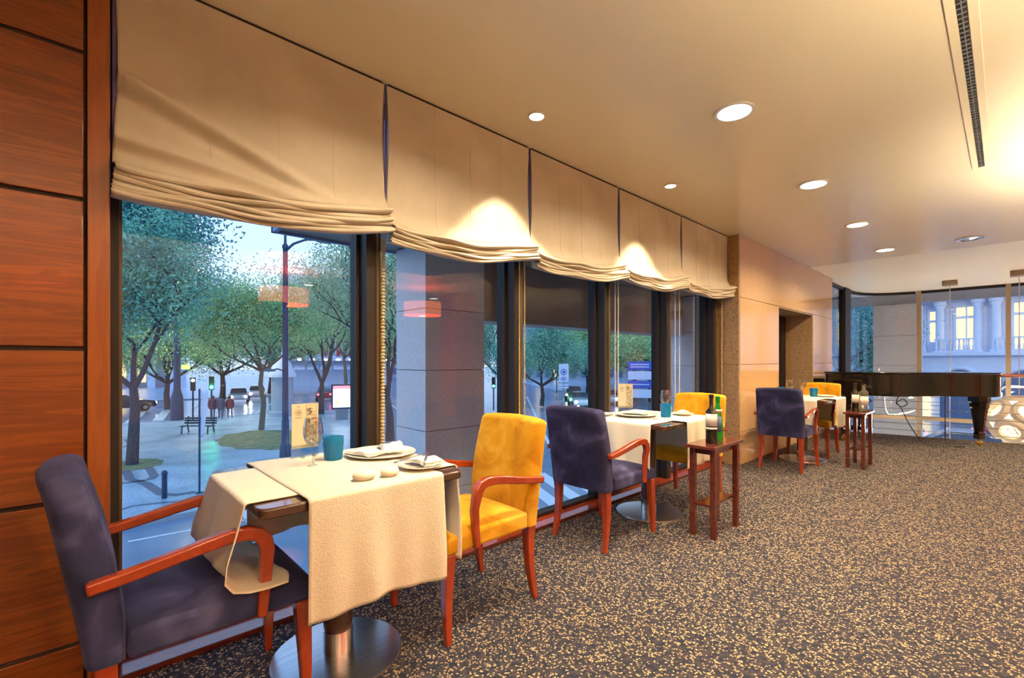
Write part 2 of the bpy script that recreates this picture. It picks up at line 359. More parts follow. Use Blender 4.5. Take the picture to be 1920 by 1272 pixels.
def thing(name, label, cat, loc=(0, 0, 0), rz=0, group=None):
    o = bpy.data.objects.new(name, None); sc.collection.objects.link(o); o.empty_display_size = .1
    o.location = loc; o.rotation_euler = (0, 0, rz); return tag(o, label, cat, group)
def tag(o, label, cat, group=None):
    o['label'] = label; o['category'] = cat
    if group: o['group'] = group
    return o
def struct(o): o['kind'] = 'structure'; return o
def copy_tree(o, parent=None):
    c = o.copy(); sc.collection.objects.link(c)
    if parent: c.parent = parent
    for ch in list(o.children): copy_tree(ch, c)
    return c
def dup(o, loc, rz=0, label=None, group=None, scale=None):
    c = copy_tree(o); c.location = loc; c.rotation_euler = (0, 0, rz)
    if label: c['label'] = label
    if group: c['group'] = group
    if scale: c.scale = scale if isinstance(scale, tuple) else (scale,)*3
    return c
def lamp(kind, name, loc, energy, parent=None, color=WARM, **k):
    l = bpy.data.lights.new(name, kind); l.energy = energy; l.color = color
    for a, v in k.items(): setattr(l, a, v)
    o = bpy.data.objects.new(name, l); sc.collection.objects.link(o); o.location = loc
    if parent: o.parent = parent
    return o
# ================================================================== THE ROOM
H = 2.63
RAIL = [(-2.04, 9.50), (-1.49, 9.58), (-.91, 9.67), (-.28, 9.80), (.25, 9.90), (1.5, 10.15), (3.5, 10.4), (6.5, 10.6)]
b = MB(); b.prism([(-2.46, -4.2), (6.6, -4.2)] + RAIL[::-1] + [(-2.46, 9.50)], -.28, 0)
struct(b.build('floor', 'carpet', smooth=False))
b = MB(); b.box(-2.46, 6.6, -4.2, 8.245, H, H+.2); b.box(-2.46, 6.6, 8.245, 8.252, H+.02, H+.2, 2)
b.box(-2.46, 6.6, 8.252, 12.9, H+.002, H+.2, 1)
struct(b.build('ceiling', ['ceiling', 'ceiling2', 'groove'], smooth=False))
b = MB(); b.box(-2.46, 6.6, -4.4, -4.2, 0, H); struct(b.build('wall_back', 'beigewall', smooth=False))
b = MB(); b.box(6.6, 6.8, -4.4, 13, -3.06, H); struct(b.build('wall_right', 'beigewall', smooth=False))
b = MB(); b.box(-2.3, 6.6, 9.2, 9.4, -3.06, -.28); struct(b.build('wall_lower', 'beigewall', smooth=False))
b = MB(); b.box(-2.3, 6.6, 9.2, 12.9, -3.16, -3.07); struct(b.build('floor_lobby', 'beigewall', smooth=False))

# wood panelled wall and post
b = MB(); b.box(-2.6, -2.214, -4.2, .0265, 0, H, 1)
zs = [0, .21, .708, 1.232, 1.752, 2.266, H]
for i in range(6):
    for y0, y1 in ((-4.2, -2.5), (-2.49, -1.1), (-1.09, .018)):
        b.box(-2.216, -2.2, y0, y1, zs[i]+(.007 if i else 0), zs[i+1]-.007)
struct(b.build('wall_left', ['panel', 'groove'], bevel=.003))
b = MB(); b.box(-2.6, -2.196, .027, .088, 0, H); struct(b.build('trim_1', 'post', bevel=.003))

# ledge under the glass
b = MB(); b.box(-2.47, -2.245, .088, 5.49, .0, .022, 0); b.box(-2.245, -2.238, .088, 5.49, 0, .024, 1)
struct(b.build('trim_2', ['redwood', 'darkwood'], bevel=.002))

# window wall: five panes between deep mullions
GX = -2.42
edges = [.13, 1.11, 2.18, 3.22, 4.26, 5.33]
for i in range(5):
    y0 = edges[i] + (0 if i == 0 else .08); y1 = edges[i+1]
    b = MB()
    b.box(-2.46, -2.30, y1, y1+.08, .022, H, 0)
    b.box(-2.304, -2.296, y1+.055, y1+.08, .022, H, 1)
    b.box(-2.46, -2.38, y1-.018, y1, .022, H, 0)
    if i == 0:
        b.box(-2.46, -2.30, .088, .118, .022, H, 0); b.box(-2.46, -2.36, .118, .13, .022, H, 1)
    b.box(-2.46, -2.38, y0, y1, .022, .05, 0); b.box(-2.46, -2.38, y0, y1, H-.05, H, 0)
    f = struct(b.build('window_%d' % (i+1), ['frame', 'frame_in'], bevel=.002))
    g = MB(); g.box(GX-.006, GX+.006, y0, y1-.018, .05, H-.05); g.build('pane', 'glass', f, smooth=False)

# granite wall with its deep opening
b = MB()
def slab(y0, y1, z0, z1, m=0): b.box(-2.11, -2.08, y0+.002, y1-.002, z0+.002, z1-.002, m)
b.box(-2.6, -2.10, 5.50, 6.84, 0, H, 1); b.box(-2.6, -2.10, 8.44, 9.6, 0, H, 1); b.box(-2.6, -2.10, 6.84, 8.44, 1.92, H, 1); b.box(-2.6, -2.10, 6.84, 8.44, 0, .374, 1)
for z0, z1 in ((0, .374), (.374, 1.15), (1.15, 1.92)):
    slab(5.52, 6.84, z0, z1); slab(8.44, 9.6, z0, z1)
slab(6.84, 8.44, 0, .374)
for y0, y1 in ((5.52, 6.84), (6.84, 7.68), (7.68, 8.5), (8.5, 9.6)): slab(y0, y1, 1.92, H)
for z0, z1 in ((0, 1.15), (1.15, H)): b.box(-2.58, -2.08, 5.48, 5.519, z0+.001, z1-.001, 2)
b.box(-2.6, -2.085, 8.42, 8.439, .374, 1.92, 2); b.box(-2.6, -2.085, 6.842, 6.86, .374, 1.92, 2); b.box(-2.6, -2.085, 6.86, 8.42, 1.9, 1.919, 2)
b.box(-2.6, -2.08, 9.6, 9.62, 0, H, 2)
struct(b.build('wall_granite', ['granite', 'seam', 'granite_b'], bevel=.0015))
b = MB(); b.box(-2.56, -2.46, 6.86, 6.9, .374, 1.9); b.box(-2.56, -2.46, 8.2, 8.42, .374, 1.9); b.box(-2.56, -2.46, 6.9, 8.2, 1.86, 1.9); b.box(-2.56, -2.46, 6.9, 8.2, .374, .42)
f = struct(b.build('window_6', 'frame')); g = MB(); g.box(-2.515, -2.505, 6.9, 8.2, .42, 1.86); g.build('pane', 'glass', f, smooth=False)

# curved glass facade beyond the gallery
def arc(c, r, a0, a1, n): return [(c[0]+r*math.cos(math.radians(a0+(a1-a0)*i/n)), c[1]+r*math.sin(math.radians(a0+(a1-a0)*i/n))) for i in range(n+1)]
bend = [(-2.21, 11.40), (-2.19, 11.8), (-2.10, 12.15), (-1.92, 12.42), (-1.66, 12.60), (-1.30, 12.72)]
faces = [('window_7', [(-2.21, 9.62), (-2.21, 10.95)], (-2.21, 11.17), .22),
         ('window_8', bend, (-1.235, 12.73), .07),
         ('window_9', [(-1.20, 12.73), (-.01, 12.73)], (.025, 12.73), .07),
         ('window_10', [(.06, 12.73), (1.25, 12.73)], (1.285, 12.73), .07),
         ('window_11', [(1.32, 12.73), (2.51, 12.73)], (2.545, 12.73), .07),
         ]
b = MB(); b.box(2.58, 6.6, 12.65, 12.85, -3.06, H); struct(b.build('wall_reflection_stop', 'beigewall', smooth=False))  # added solid wall, keeps bright far glass out of the window reflections
for nm, path, mc, mw in faces:
    b = MB()
    if nm == 'window_7': b.box(-2.27, -2.15, 10.95, 11.40, -3.06, H, 1)
    else: b.box(mc[0]-.035, mc[0]+.035, mc[1]-.08, mc[1]+.06, -3.06, H, 0)
    for z0, z1 in ((-.03, .05), (H-.05, H), (-3.06, -3.0)):
        b.sweep([(x, y, (z0+z1)/2) for x, y in path], z1-z0, .07, (0, 0, 1), 1 if z0 > 1 else 0)
    f = struct(b.build(nm, ['mullion_tan', 'frame']))
    g = MB(); g.sweep([(x, y, (H-3.06)/2) for x, y in path], H+3.06-.1, .012, (0, 0, 1)); g.build('pane', 'glass', f, smooth=True)

# gallery railing
rl = thing('gallery_railing', 'cable railing with reddish wooden handrail along the gallery edge behind the piano', 'railing', (-1.5, 9.55, 0))
off = Vector((1.5, -9.55, 0))
inset = [Vector((x, y-.035, 0)) for x, y in RAIL]
def along(k):  # sample
    out = []
    for i in range(len(inset)-1):
        for j in range(4): out.append(inset[i].lerp(inset[i+1], j/4))
    return out + [inset[-1]]
pl = along(0)
b = MB(); b.tube([p+off+Vector((0, 0, .975)) for p in pl], .024, 10); b.build('handrail', 'redwood', rl)
for z in (.80, .675, .55, .43, .315, .2, .09):
    b = MB(); b.tube([p+off+Vector((0, 0, z)) for p in pl], .0045, 6); b.build('cable', 'steel', rl)
for x, y in ((-2.0, 9.465), (-.64, 9.69), (.95, 9.97), (2.5, 10.2), (4.2, 10.38)):
    b = MB(); b.box(x-.006, x+.006, y-.03, y+.03, 0, .96); b.box(x-.04, x+.04, y-.05, y+.05, 0, .012)
    b.xf(Matrix.Translation(off)); b.build('post', 'espresso', rl, bevel=.002)

# ------------------------------------------------------------------ ceiling fittings
def downlight(name, loc, r, label, cat, energy, glow, group, size, spread=None, spot=None):
    t = thing(name, label, cat, loc, 0, group)
    b = MB(); b.lathe([(r*1.22, -.002), (r*1.22, -.008), (r*1.02, -.010), (r, -.004), (r, -.001)], 40); b.build('trim_ring', 'white', t)
    b = MB(); b.lathe([(r, -.0035), (r*.5, -.004), (0.0, -.004)], 40); b.build('lamp_glass', glow, t)
    if spot:
        lamp('SPOT', 'lamp', (0, 0, -.02), energy, t, WARM, spot_size=math.radians(spot), spot_blend=.25, shadow_soft_size=.025)
    else:
        l = lamp('AREA', 'lamp', (0, 0, -.012), energy, t, WARM, shape='DISK', size=size, spread=math.radians(150))
    return t
for k, (y, lab) in enumerate(((1.165, 'large recessed ceiling downlight above the nearest table, just over the top edge'), (2.765, 'biggest and brightest round ceiling downlight, nearest in the row'), (4.369, 'second large round ceiling downlight along the row'),
                              (6.0, 'third large round ceiling downlight along the row'), (7.63, 'farthest lit round downlight, just before the ceiling joint'))):
    downlight('ceiling_downlight', (-1.074, y, H), .088, lab, 'ceiling light', DOWN_W, 'lamp', 'large round downlights down the room', .16)
for y, lab in ((1.967, 'small round ceiling spotlight near the second blind, nearer of the two'), (3.551, 'small round ceiling spotlight near the fourth blind, farther of the two')):
    downlight('ceiling_spotlight', (-1.885, y, H), .042, lab, 'ceiling light', SPOT_W, 'lampdim', 'small spotlights beside the blinds', .05, spot=76)
t = thing('ceiling_spotlight', 'unlit dull recessed spotlight close to the ceiling joint', 'ceiling light', (-.296, 7.645, H))
b = MB(); b.lathe([(.12, -.002), (.12, -.01), (.09, -.014), (.08, -.004)], 32); b.build('trim_ring', 'steel', t)
b = MB(); b.lathe([(.08, -.004), (.03, -.02), (0, -.02)], 24); b.build('lamp_glass', 'brushed', t)
for x in (1.6, 4.2):  # extra rows out of view, added as light for the room
    for y in (-2.4, .4, 3.2, 6.0, 8.8):
        downlight('ceiling_downlight', (x, y, H), .088, 'large round downlight added out of view beside the camera to light the room', 'ceiling light', DOWN_W*1.1, 'lamp', 'unseen downlights added to light the room', .16)

t = thing('ceiling_air_vent', 'long narrow black slot air vent running along the right of the ceiling', 'air vent', (-.125, 2.6, H))
b = MB(); b.box(-.05, -.017, -1.4, 2.30, -.004, 0); b.box(.017, .05, -1.4, 2.30, -.004, 0); b.box(-.017, .017, 2.285, 2.30, -.004, 0); b.build('frame', 'ceiling', t, bevel=.001)
b = MB(); b.box(-.016, .016, -1.4, 2.284, -.0035, -.001); b.build('slot', 'black', t)
b = MB()
b.box(-.002, .002, -1.39, 2.28, -.006, -.0045)
for k in range(92): b.box(-.015, .015, -1.38+k*.04, -1.376+k*.04, -.008, -.003)
b.build('louvre', 'polegrey', t)

# pendants hanging in the void
def pendant(x, y, zc, r, label):
    t = thing('pendant_lamp', label, 'pendant lamp', (x, y, H), 0, 'ball pendants in the void')
    b = MB(); b.box(-.10, .10, -.10, .10, -.085, -.001); b.build('canopy', 'mullion_tan', t, bevel=.004)
    b = MB(); b.tube([(0, 0, -.08), (0, 0, zc-H+r)], .006, 6); b.build('cord', 'white', t)
    c = Vector((0, 0, zc-H))
    bm = bmesh.new(); bmesh.ops.create_icosphere(bm, subdivisions=1, radius=r)
    me = bpy.data.meshes.new('shade'); b = MB(); bm.verts.ensure_lookup_table()
    # dodecahedral shell of broad rings round lit discs
    for v in bm.verts:
        n = v.co.normalized(); q = n.to_track_quat('Z', 'Y').to_matrix().to_4x4(); q.translation = c
        if n.to_tuple(2) in [w_.co.normalized().to_tuple(2) for w_ in bm.verts]:
            s = MB(); s.lathe([(r*.50, r*.74), (r*.42, r*.90), (r*.30, r*.92), (r*.26, r*.80), (r*.34, r*.72), (r*.50, r*.74)], 20); s.xf(q); b.add(s.v, s.f, 0)
    b.build('shade', 'shade_white', t); bm.free()
    b = MB(); b.lathe([(0.0, -r*.66), (r*.35, -r*.56), (r*.62, -r*.2), (r*.62, r*.2), (r*.35, r*.56), (0.0, r*.66)], 20, c=tuple(c)); b.build('glowing_globe', 'ball', t)
    lamp('POINT', 'lamp', (0, 0, zc-H), PEND_W, t, WARM, shadow_soft_size=r*1.05)
pendant(.14, 10.98, .24, .42, 'ball pendant lamp of bright discs low in the void, at the right edge')
pendant(-.696, 11.463, -1.2, .42, 'pendant lamp on a long cord dropping behind the piano')
pendant(1.6, 11.2, .6, .42, 'ball pendant lamp farther right in the void, out of view')

# the room beside the camera, seen only as reflections; uplights are added ceiling fill
for x, y in ((1.1, -1.4), (1.1, 1.7), (1.2, 4.9), (2.4, -2.6), (5.2, -1.0), (2.2, 1.0), (5.2, 3.6), (2.3, 4.0), (2.4, 7.2), (5.4, 8.0)):
    t = thing('fill_uplighter', 'tall standing uplight added out of view beside the camera to brighten the ceiling', 'fill lamp', (x, y, 0), 0, 'unseen uplights added to brighten the ceiling')
    b = MB(); b.lathe([(.15, 0), (.15, .02), (.02, .03), (.014, .05), (.014, 1.72), (.02, 1.74)], 20); b.build('stand', 'steel', t)
    b = MB(); b.lathe([(.03, 1.73), (.14, 1.84), (.16, 1.88), (.15, 1.88), (.03, 1.75)], 24); b.build('bowl', 'steel', t)
    lamp('AREA', 'lamp', (0, 0, 1.87), UP_W, t, WARM, shape='DISK', size=.26, spread=math.radians(160)).rotation_euler = (PI, 0, 0)
for y, lab in ((2.4, 'orange drum pendant'), (4.95, 'orange drum pendant'), (-.3, 'orange drum pendant')):
    t = thing('drum_pendant', 'orange drum pendant lamp in the room beside the camera', 'pendant lamp', (3.0, y, H), 0, 'orange drum pendants')
    b = MB(); b.lathe([(.36, -.55), (.36, -.30), (.35, -.30), (.35, -.55), (.36, -.55)], 36); b.build('lampshade', 'orange_shade', t)
    b = MB(); b.tube([(0, 0, -.001), (0, 0, -.36)], .005, 6); b.tube([(-.352, 0, -.32), (.352, 0, -.32)], .004, 6); b.build('cord', 'black', t)
    lamp('POINT', 'lamp', (0, 0, -.45), 14, t, (1, .6, .3), shadow_soft_size=.12)
b = MB(); b.box(3.2, 3.8, 5.9, 6.5, 0, H-.001); struct(b.build('trim_3', 'rust', smooth=False))
b = MB(); b.lathe([(.4, -3.06), (.4, H)], 32, c=(1.9, 11.0, 0)); struct(b.build('trim_4', 'rust'))

# ------------------------------------------------------------------ roman blinds
def lerp(a, c, t): return a+(c-a)*t
def blind(i, y0, y1, zl, zr, tl, tr, label, diag=False):
    rnd = random.Random(i*7+1); ph = [rnd.uniform(0, 6.28) for _ in range(12)]; Y0, Y1 = y0, y1
    t = thing('roman_blind', label, 'roman blind', (-2.2, (y0+y1)/2, H), 0, 'roman blinds over the window wall')
    N = 6
    def sheet(u, v):
        zf = lerp(tl, tr, u) - .035*math.sin(PI*u)**.8 + .004*math.sin(9*u+ph[0])
        z = lerp(H-.012, zf, v); x = .0 + .012*v*math.sin(PI*u)
        x += .006*math.sin(7*u+ph[1])*v*v
        if diag:
            for z0, dz, a, wd in ((2.225, -.30, .045, .030), (2.0, -.10, .035, .026)):
                zc = z0 + dz*u*1.25; fade = max(0, 1-u*1.25)**.6
                q = (z-zc)/wd; x += a*fade*math.exp(-q*q) - .4*a*fade*math.exp(-((z-zc+.055)/wd)**2)
        x += .03*math.exp(-((v-1)/.08)**2)
        # edges pinch a little
        yy = lerp(Y0, Y1, u) + (.010*math.sin(PI*v*1.2) if u < .02 else (-.010*math.sin(PI*v*1.3) if u > .98 else 0))
        return (x, yy-(y0+y1)/2, z-H)
    b = MB(); b.grid(sheet, 110, 110)
    o = b.build('drop', 'blind', t, solid=.004, fix=False)
    def fold(k):
        def fn(u, v):
            top0 = lerp(tl, tr, u) - .035*math.sin(PI*u)**.8 + .004*math.sin(9*u+ph[0])
            bot = lerp(zl, zr, u) - .045*math.sin(PI*u)**.8 + .006*math.sin(8*u+ph[2])
            f0 = k/N; f1 = (k+1)/N
            # first lips are deeper
            z0 = lerp(top0, bot, f0**.85); z1 = lerp(top0, bot, f1**.85)-.004
            a = v*PI
            out = .052 + .012*math.sin(5*u+ph[k+1]+k*.8) + .006*math.sin(19*u+ph[k]) + (.02 if k == 0 else .008*(N-k)/N)
            out *= 1 + .35*math.exp(-((u-1)/.05)**2) + .2*math.exp(-(u/.05)**2)
            x = .008 + out*math.sin(a)**.7 + k*.002
            z = lerp(z0+.006, z1, .5-.5*math.cos(a)) - .018*math.sin(a)*(.6+.4*math.sin(11*u+ph[k]))
            spread = .022*(k/N)*((u > .96)-(u < .04))
            return (x, lerp(Y0, Y1, u)+spread*0.6-(y0+y1)/2, z-H)
        return fn
    for k in range(N):
        b = MB(); b.grid(fold(k), 72, 8); b.build('fold', 'blind', t, solid=.003, fix=False)
    # purple edge tapes and the seam pleats
    for yy in (y0+.002, y1-.002):
        b = MB(); b.box(-.012, -.004, yy-.006-(y0+y1)/2, yy+.006-(y0+y1)/2, lerp(tl, tr, .5)-H, -.004)
        b.build('edge_tape', 'blindtrim', t)
    for q in (.28, .52, .75):
        b = MB()
        pts = [Vector(sheet(q, v/20)) + Vector((.0035, 0, 0)) for v in range(20)]
        b.tube(pts, .0009, 4)
        b.build('seam', 'blind', t)
    b = MB(); b.box(-.03, .0, y0+.01-(y0+y1)/2, y1-.01-(y0+y1)/2, -.035, -.0005); b.build('headrail', 'groove', t)  # coloured dark to paint the shadow line between blind and ceiling
    return t
ZB = [(.098, 1.158, 1.785, 1.855, 1.895, 1.965, 'nearest and largest linen roman blind, creased diagonally, beside the wooden panelling'),
      (1.172, 2.218, 1.80, 1.865, 1.885, 1.965, 'second linen roman blind from the panelling, with a bright pool of light'),
      (2.236, 3.268, 1.83, 1.868, 1.915, 1.985, 'third linen roman blind, middle of the five'),
      (3.286, 4.345, 1.868, 1.90, 1.94, 2.02, 'fourth linen roman blind, lit by a round pool of light'),
      (4.362, 5.462, 1.90, 1.93, 1.96, 2.05, 'farthest linen roman blind, with loose double fold beside the granite column')]
bl = [blind(i, *q[:7], diag=(i == 0)) for i, q in enumerate(ZB)]
def chain(par, y, x, z0, z1, r, pitch, name='bead_chain', m='steel', lean=0):
    b = MB(); n = int((z1-z0)/pitch); prof = []
    for k in range(n):
        zz = z0+k*pitch; prof += [(r*.35, zz), (r, zz+pitch*.3), (r, zz+pitch*.6)]
    b.lathe(prof, 8)
    b.v = [(v[0]+lean*(z1-v[2]), v[1], v[2]) for v in b.v]
    b.xf(Matrix.Translation((x-par.location.x, y-par.location.y, -H))); b.build(name, m, par)
M['tape'] = solid('ribbed_cord_tape', (.62, .48, .22), .5)
chain(bl[0], 1.195, -2.275, .55, 1.86, .013, .018, 'ribbed_cord', 'tape', lean=-.012)
for (i, y, x) in ((1, 2.20, -2.27), (1, 2.25, -2.27), (2, 3.33, -2.27), (2, 3.36, -2.26), (3, 4.37, -2.27), (3, 4.44, -2.26), (4, 5.44, -2.25)):
    chain(bl[i], y, x, .45, 1.9, .0045, .012, m='tape' if i == 1 else 'white')

# ================================================================== FURNITURE
def make_chair(name, label, velv):
    t = thing(name, label, 'chair')
    # seat
    b = MB()
    def top(u, v):
        x = lerp(-.232, .232, u); y = lerp(-.20, .292, v); k = (1-(2*u-1)**4)*(1-(2*v-1)**6)
        return (x, y, .452+.028*k - .006*v)
    b.grid(top, 20, 20); n = 21
    ring = [i for i in range(n)] + [j*n+n-1 for j in range(1, n)] + [n*n-1-i for i in range(1, n)] + [(n-1-j)*n for j in range(1, n-1)]
    base = len(b.v)
    for i in ring: x, y, z = b.v[i]; b.v.append((x, y, .372))
    L = len(ring)
    for k in range(L): b.f.append((ring[k], ring[(k+1) % L], base+(k+1) % L, base+k)); b.m.append(0)
    b.f.append(tuple(base+k for k in range(L))); b.m.append(0)
    b.build('seat', velv, t, bevel=.014, seg=3)
    # backrest
    b = MB(); lv = []
    for k in range(15):
        s = k/14; z = .372+.49*s; yc = -.243 - .012*s - .065*s**1.7; hw = .226+.006*math.sin(PI*s); ht = .047+.008*math.sin(PI*min(1, s*1.1))
        lv.append((z, yc, hw, ht))
    z, yc, hw, ht = lv[-1]
    for a in (.25, .5, .75, 1): lv.append((z+.028*math.sin(a*PI/2), yc-.002*a, hw-.016*(1-math.cos(a*PI/2)), max(.004, ht*math.cos(a*PI/2*.97))))
    n = 36; vs = []; fs = []
    for li, (z, yc, hw, ht) in enumerate(lv):
        for i in range(n):
            a = 2*PI*i/n; ca, sa = math.cos(a), math.sin(a); e = .28
            px = hw*abs(ca)**e*(1 if ca > 0 else -1); py = ht*abs(sa)**.55*(1 if sa > 0 else -1)
            crown = .012*(1-(px/hw)**2)*(max(0, (z-.6))/.3)
            vs.append((px, yc+py - .02*(1-(px/hw)**2)*((z-.37)/.5), z+crown))
    for k in range(len(lv)-1):
        for i in range(n): j = (i+1) % n; fs.append((k*n+i, k*n+j, (k+1)*n+j, (k+1)*n+i))
    fs.append(tuple(range(n-1, -1, -1))); fs.append(tuple((len(lv)-1)*n+i for i in range(n)))
    b.add(vs, fs); b.build('backrest', velv, t, ang=60)
    # welt seam
    b = MB(); b.tube([(vs[k*n+i][0]*1.0, vs[k*n+i][1], vs[k*n+i][2]) for k in range(0, 15) for i in (4,)], .003, 5)
    b.build('piping', velv, t); b = MB(); b.tube([(vs[k*n+14][0], vs[k*n+14][1], vs[k*n+14][2]) for k in range(0, 15)], .003, 5); b.build('piping', velv, t)
    for sx in (-1, 1):
        b = MB(); P = []; T = []
        for k in range(9):
            s = k/8; P.append((sx*(.207+.014*s*s), .262+.012*s*s+.006*math.sin(PI*s), .374*(1-s))); T.append(lerp(.05, .027, s))
        b.sweep(P, T, T, (1, 0, 0)); b.build('leg', 'redwood', t, bevel=.004)
        b = MB(); P = []; T = []
        for k in range(9):
            s = k/8; P.append((sx*(.195+.012*s*s), -.245-.03*s*s+.008*math.sin(PI*s), .374*(1-s))); T.append(lerp(.05, .027, s))
        b.sweep(P, T, T, (1, 0, 0)); b.build('leg', 'redwood', t, bevel=.004)
        b = MB(); X = sx*.248
        P = [(X, -.285, .600), (X, -.20, .612), (X, -.10, .630), (X, -.02, .646), (X, .04, .655), (X, .085, .655), (X, .115, .645), (X, .135, .622), (X, .142, .59), (X, .143, .54), (X, .138, .47), (X, .130, .372)]
        P = [(x_-sx*(.012 if k > 8 else 0), y_, z_) for k, (x_, y_, z_) in enumerate(P)]
        T = [.032, .034, .036, .038, .04, .042, .044, .044, .042, .038, .034, .03]; W = [.034]*8+[.032, .03, .028, .028]
        b.sweep(P, W, T, (1, 0, 0)); b.build('armrest', 'redwood', t, bevel=.006)
    return t
navy = make_chair('armchair', 'nearest navy velvet armchair with red wooden arms against the wood panelling', 'navy')
yel = make_chair('armchair', 'nearest mustard yellow velvet armchair with red wooden arms, large in the foreground', 'yellow')
GRP = 'velvet armchairs at the window tables'
navy['group'] = yel['group'] = GRP
navy.location = (-1.865, .302, 0)
yel.location = (-1.825, 1.402, 0); yel.rotation_euler = (0, 0, PI+.02)
dup(navy, (-1.905, 2.655, 0), .0, 'navy velvet armchair seen from behind at the second table', GRP)
dup(yel, (-1.90, 3.80, 0), PI, 'mustard yellow armchair behind the second table, its back beside the granite column', GRP)
dup(navy, (-1.685, 5.85, 0), 0, 'farthest navy velvet armchair, beside the granite wall', GRP)
dup(yel, (-1.70, 6.93, 0), PI, 'farthest mustard yellow armchair, in front of the piano keyboard end', GRP)

def make_table(label):
    t = thing('dining_table', label, 'table')
    b = MB(); c = [(sx*(.345-.035)+.035*math.cos(a+q*PI/2), sy*(.38-.035)+.035*math.sin(a+q*PI/2)) for q, (sx, sy) in enumerate(((1, 1), (-1, 1), (-1, -1), (1, -1))) for a in [k*PI/12 for k in range(7)]]
    b.prism(c, .712, .745); b.build('tabletop', 'espresso', t, bevel=.006)
    b = MB(); b.lathe([(.056, .11), (.056, .70)], 32); b.box(-.2, .2, -.03, .03, .69, .711); b.box(-.03, .03, -.2, .2, .69, .711); b.build('pedestal', 'espresso', t)
    b = MB(); b.lathe([(.057, .02), (.0585, .022), (.0585, .112), (.056, .114)], 32); b.build('collar', 'steel', t)
    b = MB(); b.lathe([(.245, 0), (.25, .004), (.248, .012), (.18, .018), (.06, .022), (.0, .022)], 64); b.build('base', 'brushed', t)
    return t
t1 = make_table('nearest square table under cream cloths, large in the foreground')
t1.location = (-1.858, .775, 0)
dup(t1, (-1.925, 3.28, 0), 0, 'second table, with navy chair before it and side table beside it', 'dining tables along the window')
dup(t1, (-1.69, 6.40, 0), 0, 'farthest dining table, in front of the granite wall', 'dining tables along the window')
t1['group'] = 'dining tables along the window'

# cloths: profile lists are (across distance, z); swept along the width with ripples
def runner(name, loc, prof, w0, w1, axis, label, seed, m='cloth', thick=.0035, skew=0, group='cream table runners'):
    rnd = random.Random(seed); p1, p2 = rnd.uniform(0, 6), rnd.uniform(0, 6)
    # resample
    P = []
    for i in range(len(prof)-1):
        a, c = Vector(prof[i]), Vector(prof[i+1]); n = max(1, int((c-a).length/.012))
        P += [a.lerp(c, k/n) for k in range(n)]
    P.append(Vector(prof[-1])); nu = 44
    zt = max(p.y for p in P)
    def fn(u, v):
        p = P[min(len(P)-1, round(v*(len(P)-1)))]; drop = max(0, zt-.012-p.y); d = min(1, drop/.3)
        wx = lerp(w0, w1, u); side = 1 if p.x > (prof[0][0]+prof[-1][0])/2 else -1
        rip = (.010*math.sin(11*u+p1)+.007*math.sin(23*u+p2))*d*side
        wx += (.5-u)*.0*d + skew*d*(u-.5)
        s = p.x + rip; z = p.y + .008*math.sin(7*u+p2)*d + (.0006*math.sin(60*u+40*v) if drop == 0 else 0)
        return (s, wx, z) if axis == 'x' else (wx, s, z)
    b = MB(); b.grid(fn, nu, len(P)-1)
    o = b.build(name, m, None, fix=True, solid=thick, loc=loc, ang=80)
    return tag(o, label, 'tablecloth', group)
def arcp(cx, cz, r, a0, a1, n=5): return [(cx+r*math.cos(math.radians(lerp(a0, a1, k/n))), cz+r*math.sin(math.radians(lerp(a0, a1, k/n)))) for k in range(n+1)]
# runner along y on table 1 (falls onto the navy seat in front, hangs free behind)
T1 = (-1.858, .775, 0)
T = .749
runA = [(-.275, .486), (-.33, .484), (-.385, .487), (-.43, .50), (-.452, .53), (-.447, .58), (-.425, .65), (-.408, .71)] + arcp(-.388, T-.012, .013, 170, 90) + arcp(.388, T-.012, .013, 90, 5) + [(.404, .68), (.408, .55), (.404, .43), (.402, .36)]
runner('table_runner', T1, runA, -.245, .262, 'y', 'cream cloth falling over the near end of the nearest table onto the navy chair', 3, skew=.05)
runB = [(-.370, .42), (-.368, .60)] + arcp(-.356, T-.008, .013, 175, 90) + arcp(.352, T-.008, .013, 90, 0) + [(.368, .68), (.372, .56), (.374, .45), (.372, .365)]
o = runner('table_runner', T1, runB, -.245, .262, 'x', 'cream textured cloth hanging down the front of the nearest table', 5, m='cloth_jq', skew=.0)
# woven jacquard field on the front drop
b = MB()
def jq(u, v):
    p_ = .365+.335*v; yy = lerp(-.17, .215, u)
    d = min(1, (T-.012-p_)/.3)
    return (.3775+.0015*math.sin(30*v)*(1-v)-.004*v, yy, p_+.03)
for (nm, loc, s, lab1, lab2) in (('b', (-1.925, 3.28, 0), 11, 'cream cloth over the ends of the second table', 'cream cloth hanging down the front of the second table beside the side table'),
                                 ('c', (-1.69, 6.40, 0), 21, 'cream cloth over the ends of the farthest table', 'cream cloth hanging down the front of the farthest table')):
    A = [(-.398, .40), (-.402, .6)] + arcp(-.388, T-.012, .013, 175, 90) + arcp(.388, T-.012, .013, 90, 5) + [(.402, .6), (.398, .40)]
    Bp = [(-.366, .42), (-.366, .60)] + arcp(-.356, T-.008, .013, 175, 90) + arcp(.352, T-.008, .013, 90, 0) + [(.368, .68), (.372, .56), (.37, .42)]
    runner('table_runner', loc, A, -.26, .25, 'y', lab1, s); runner('table_runner', loc, Bp, -.10, .372 if nm == 'b' else .36, 'x', lab2, s+1)

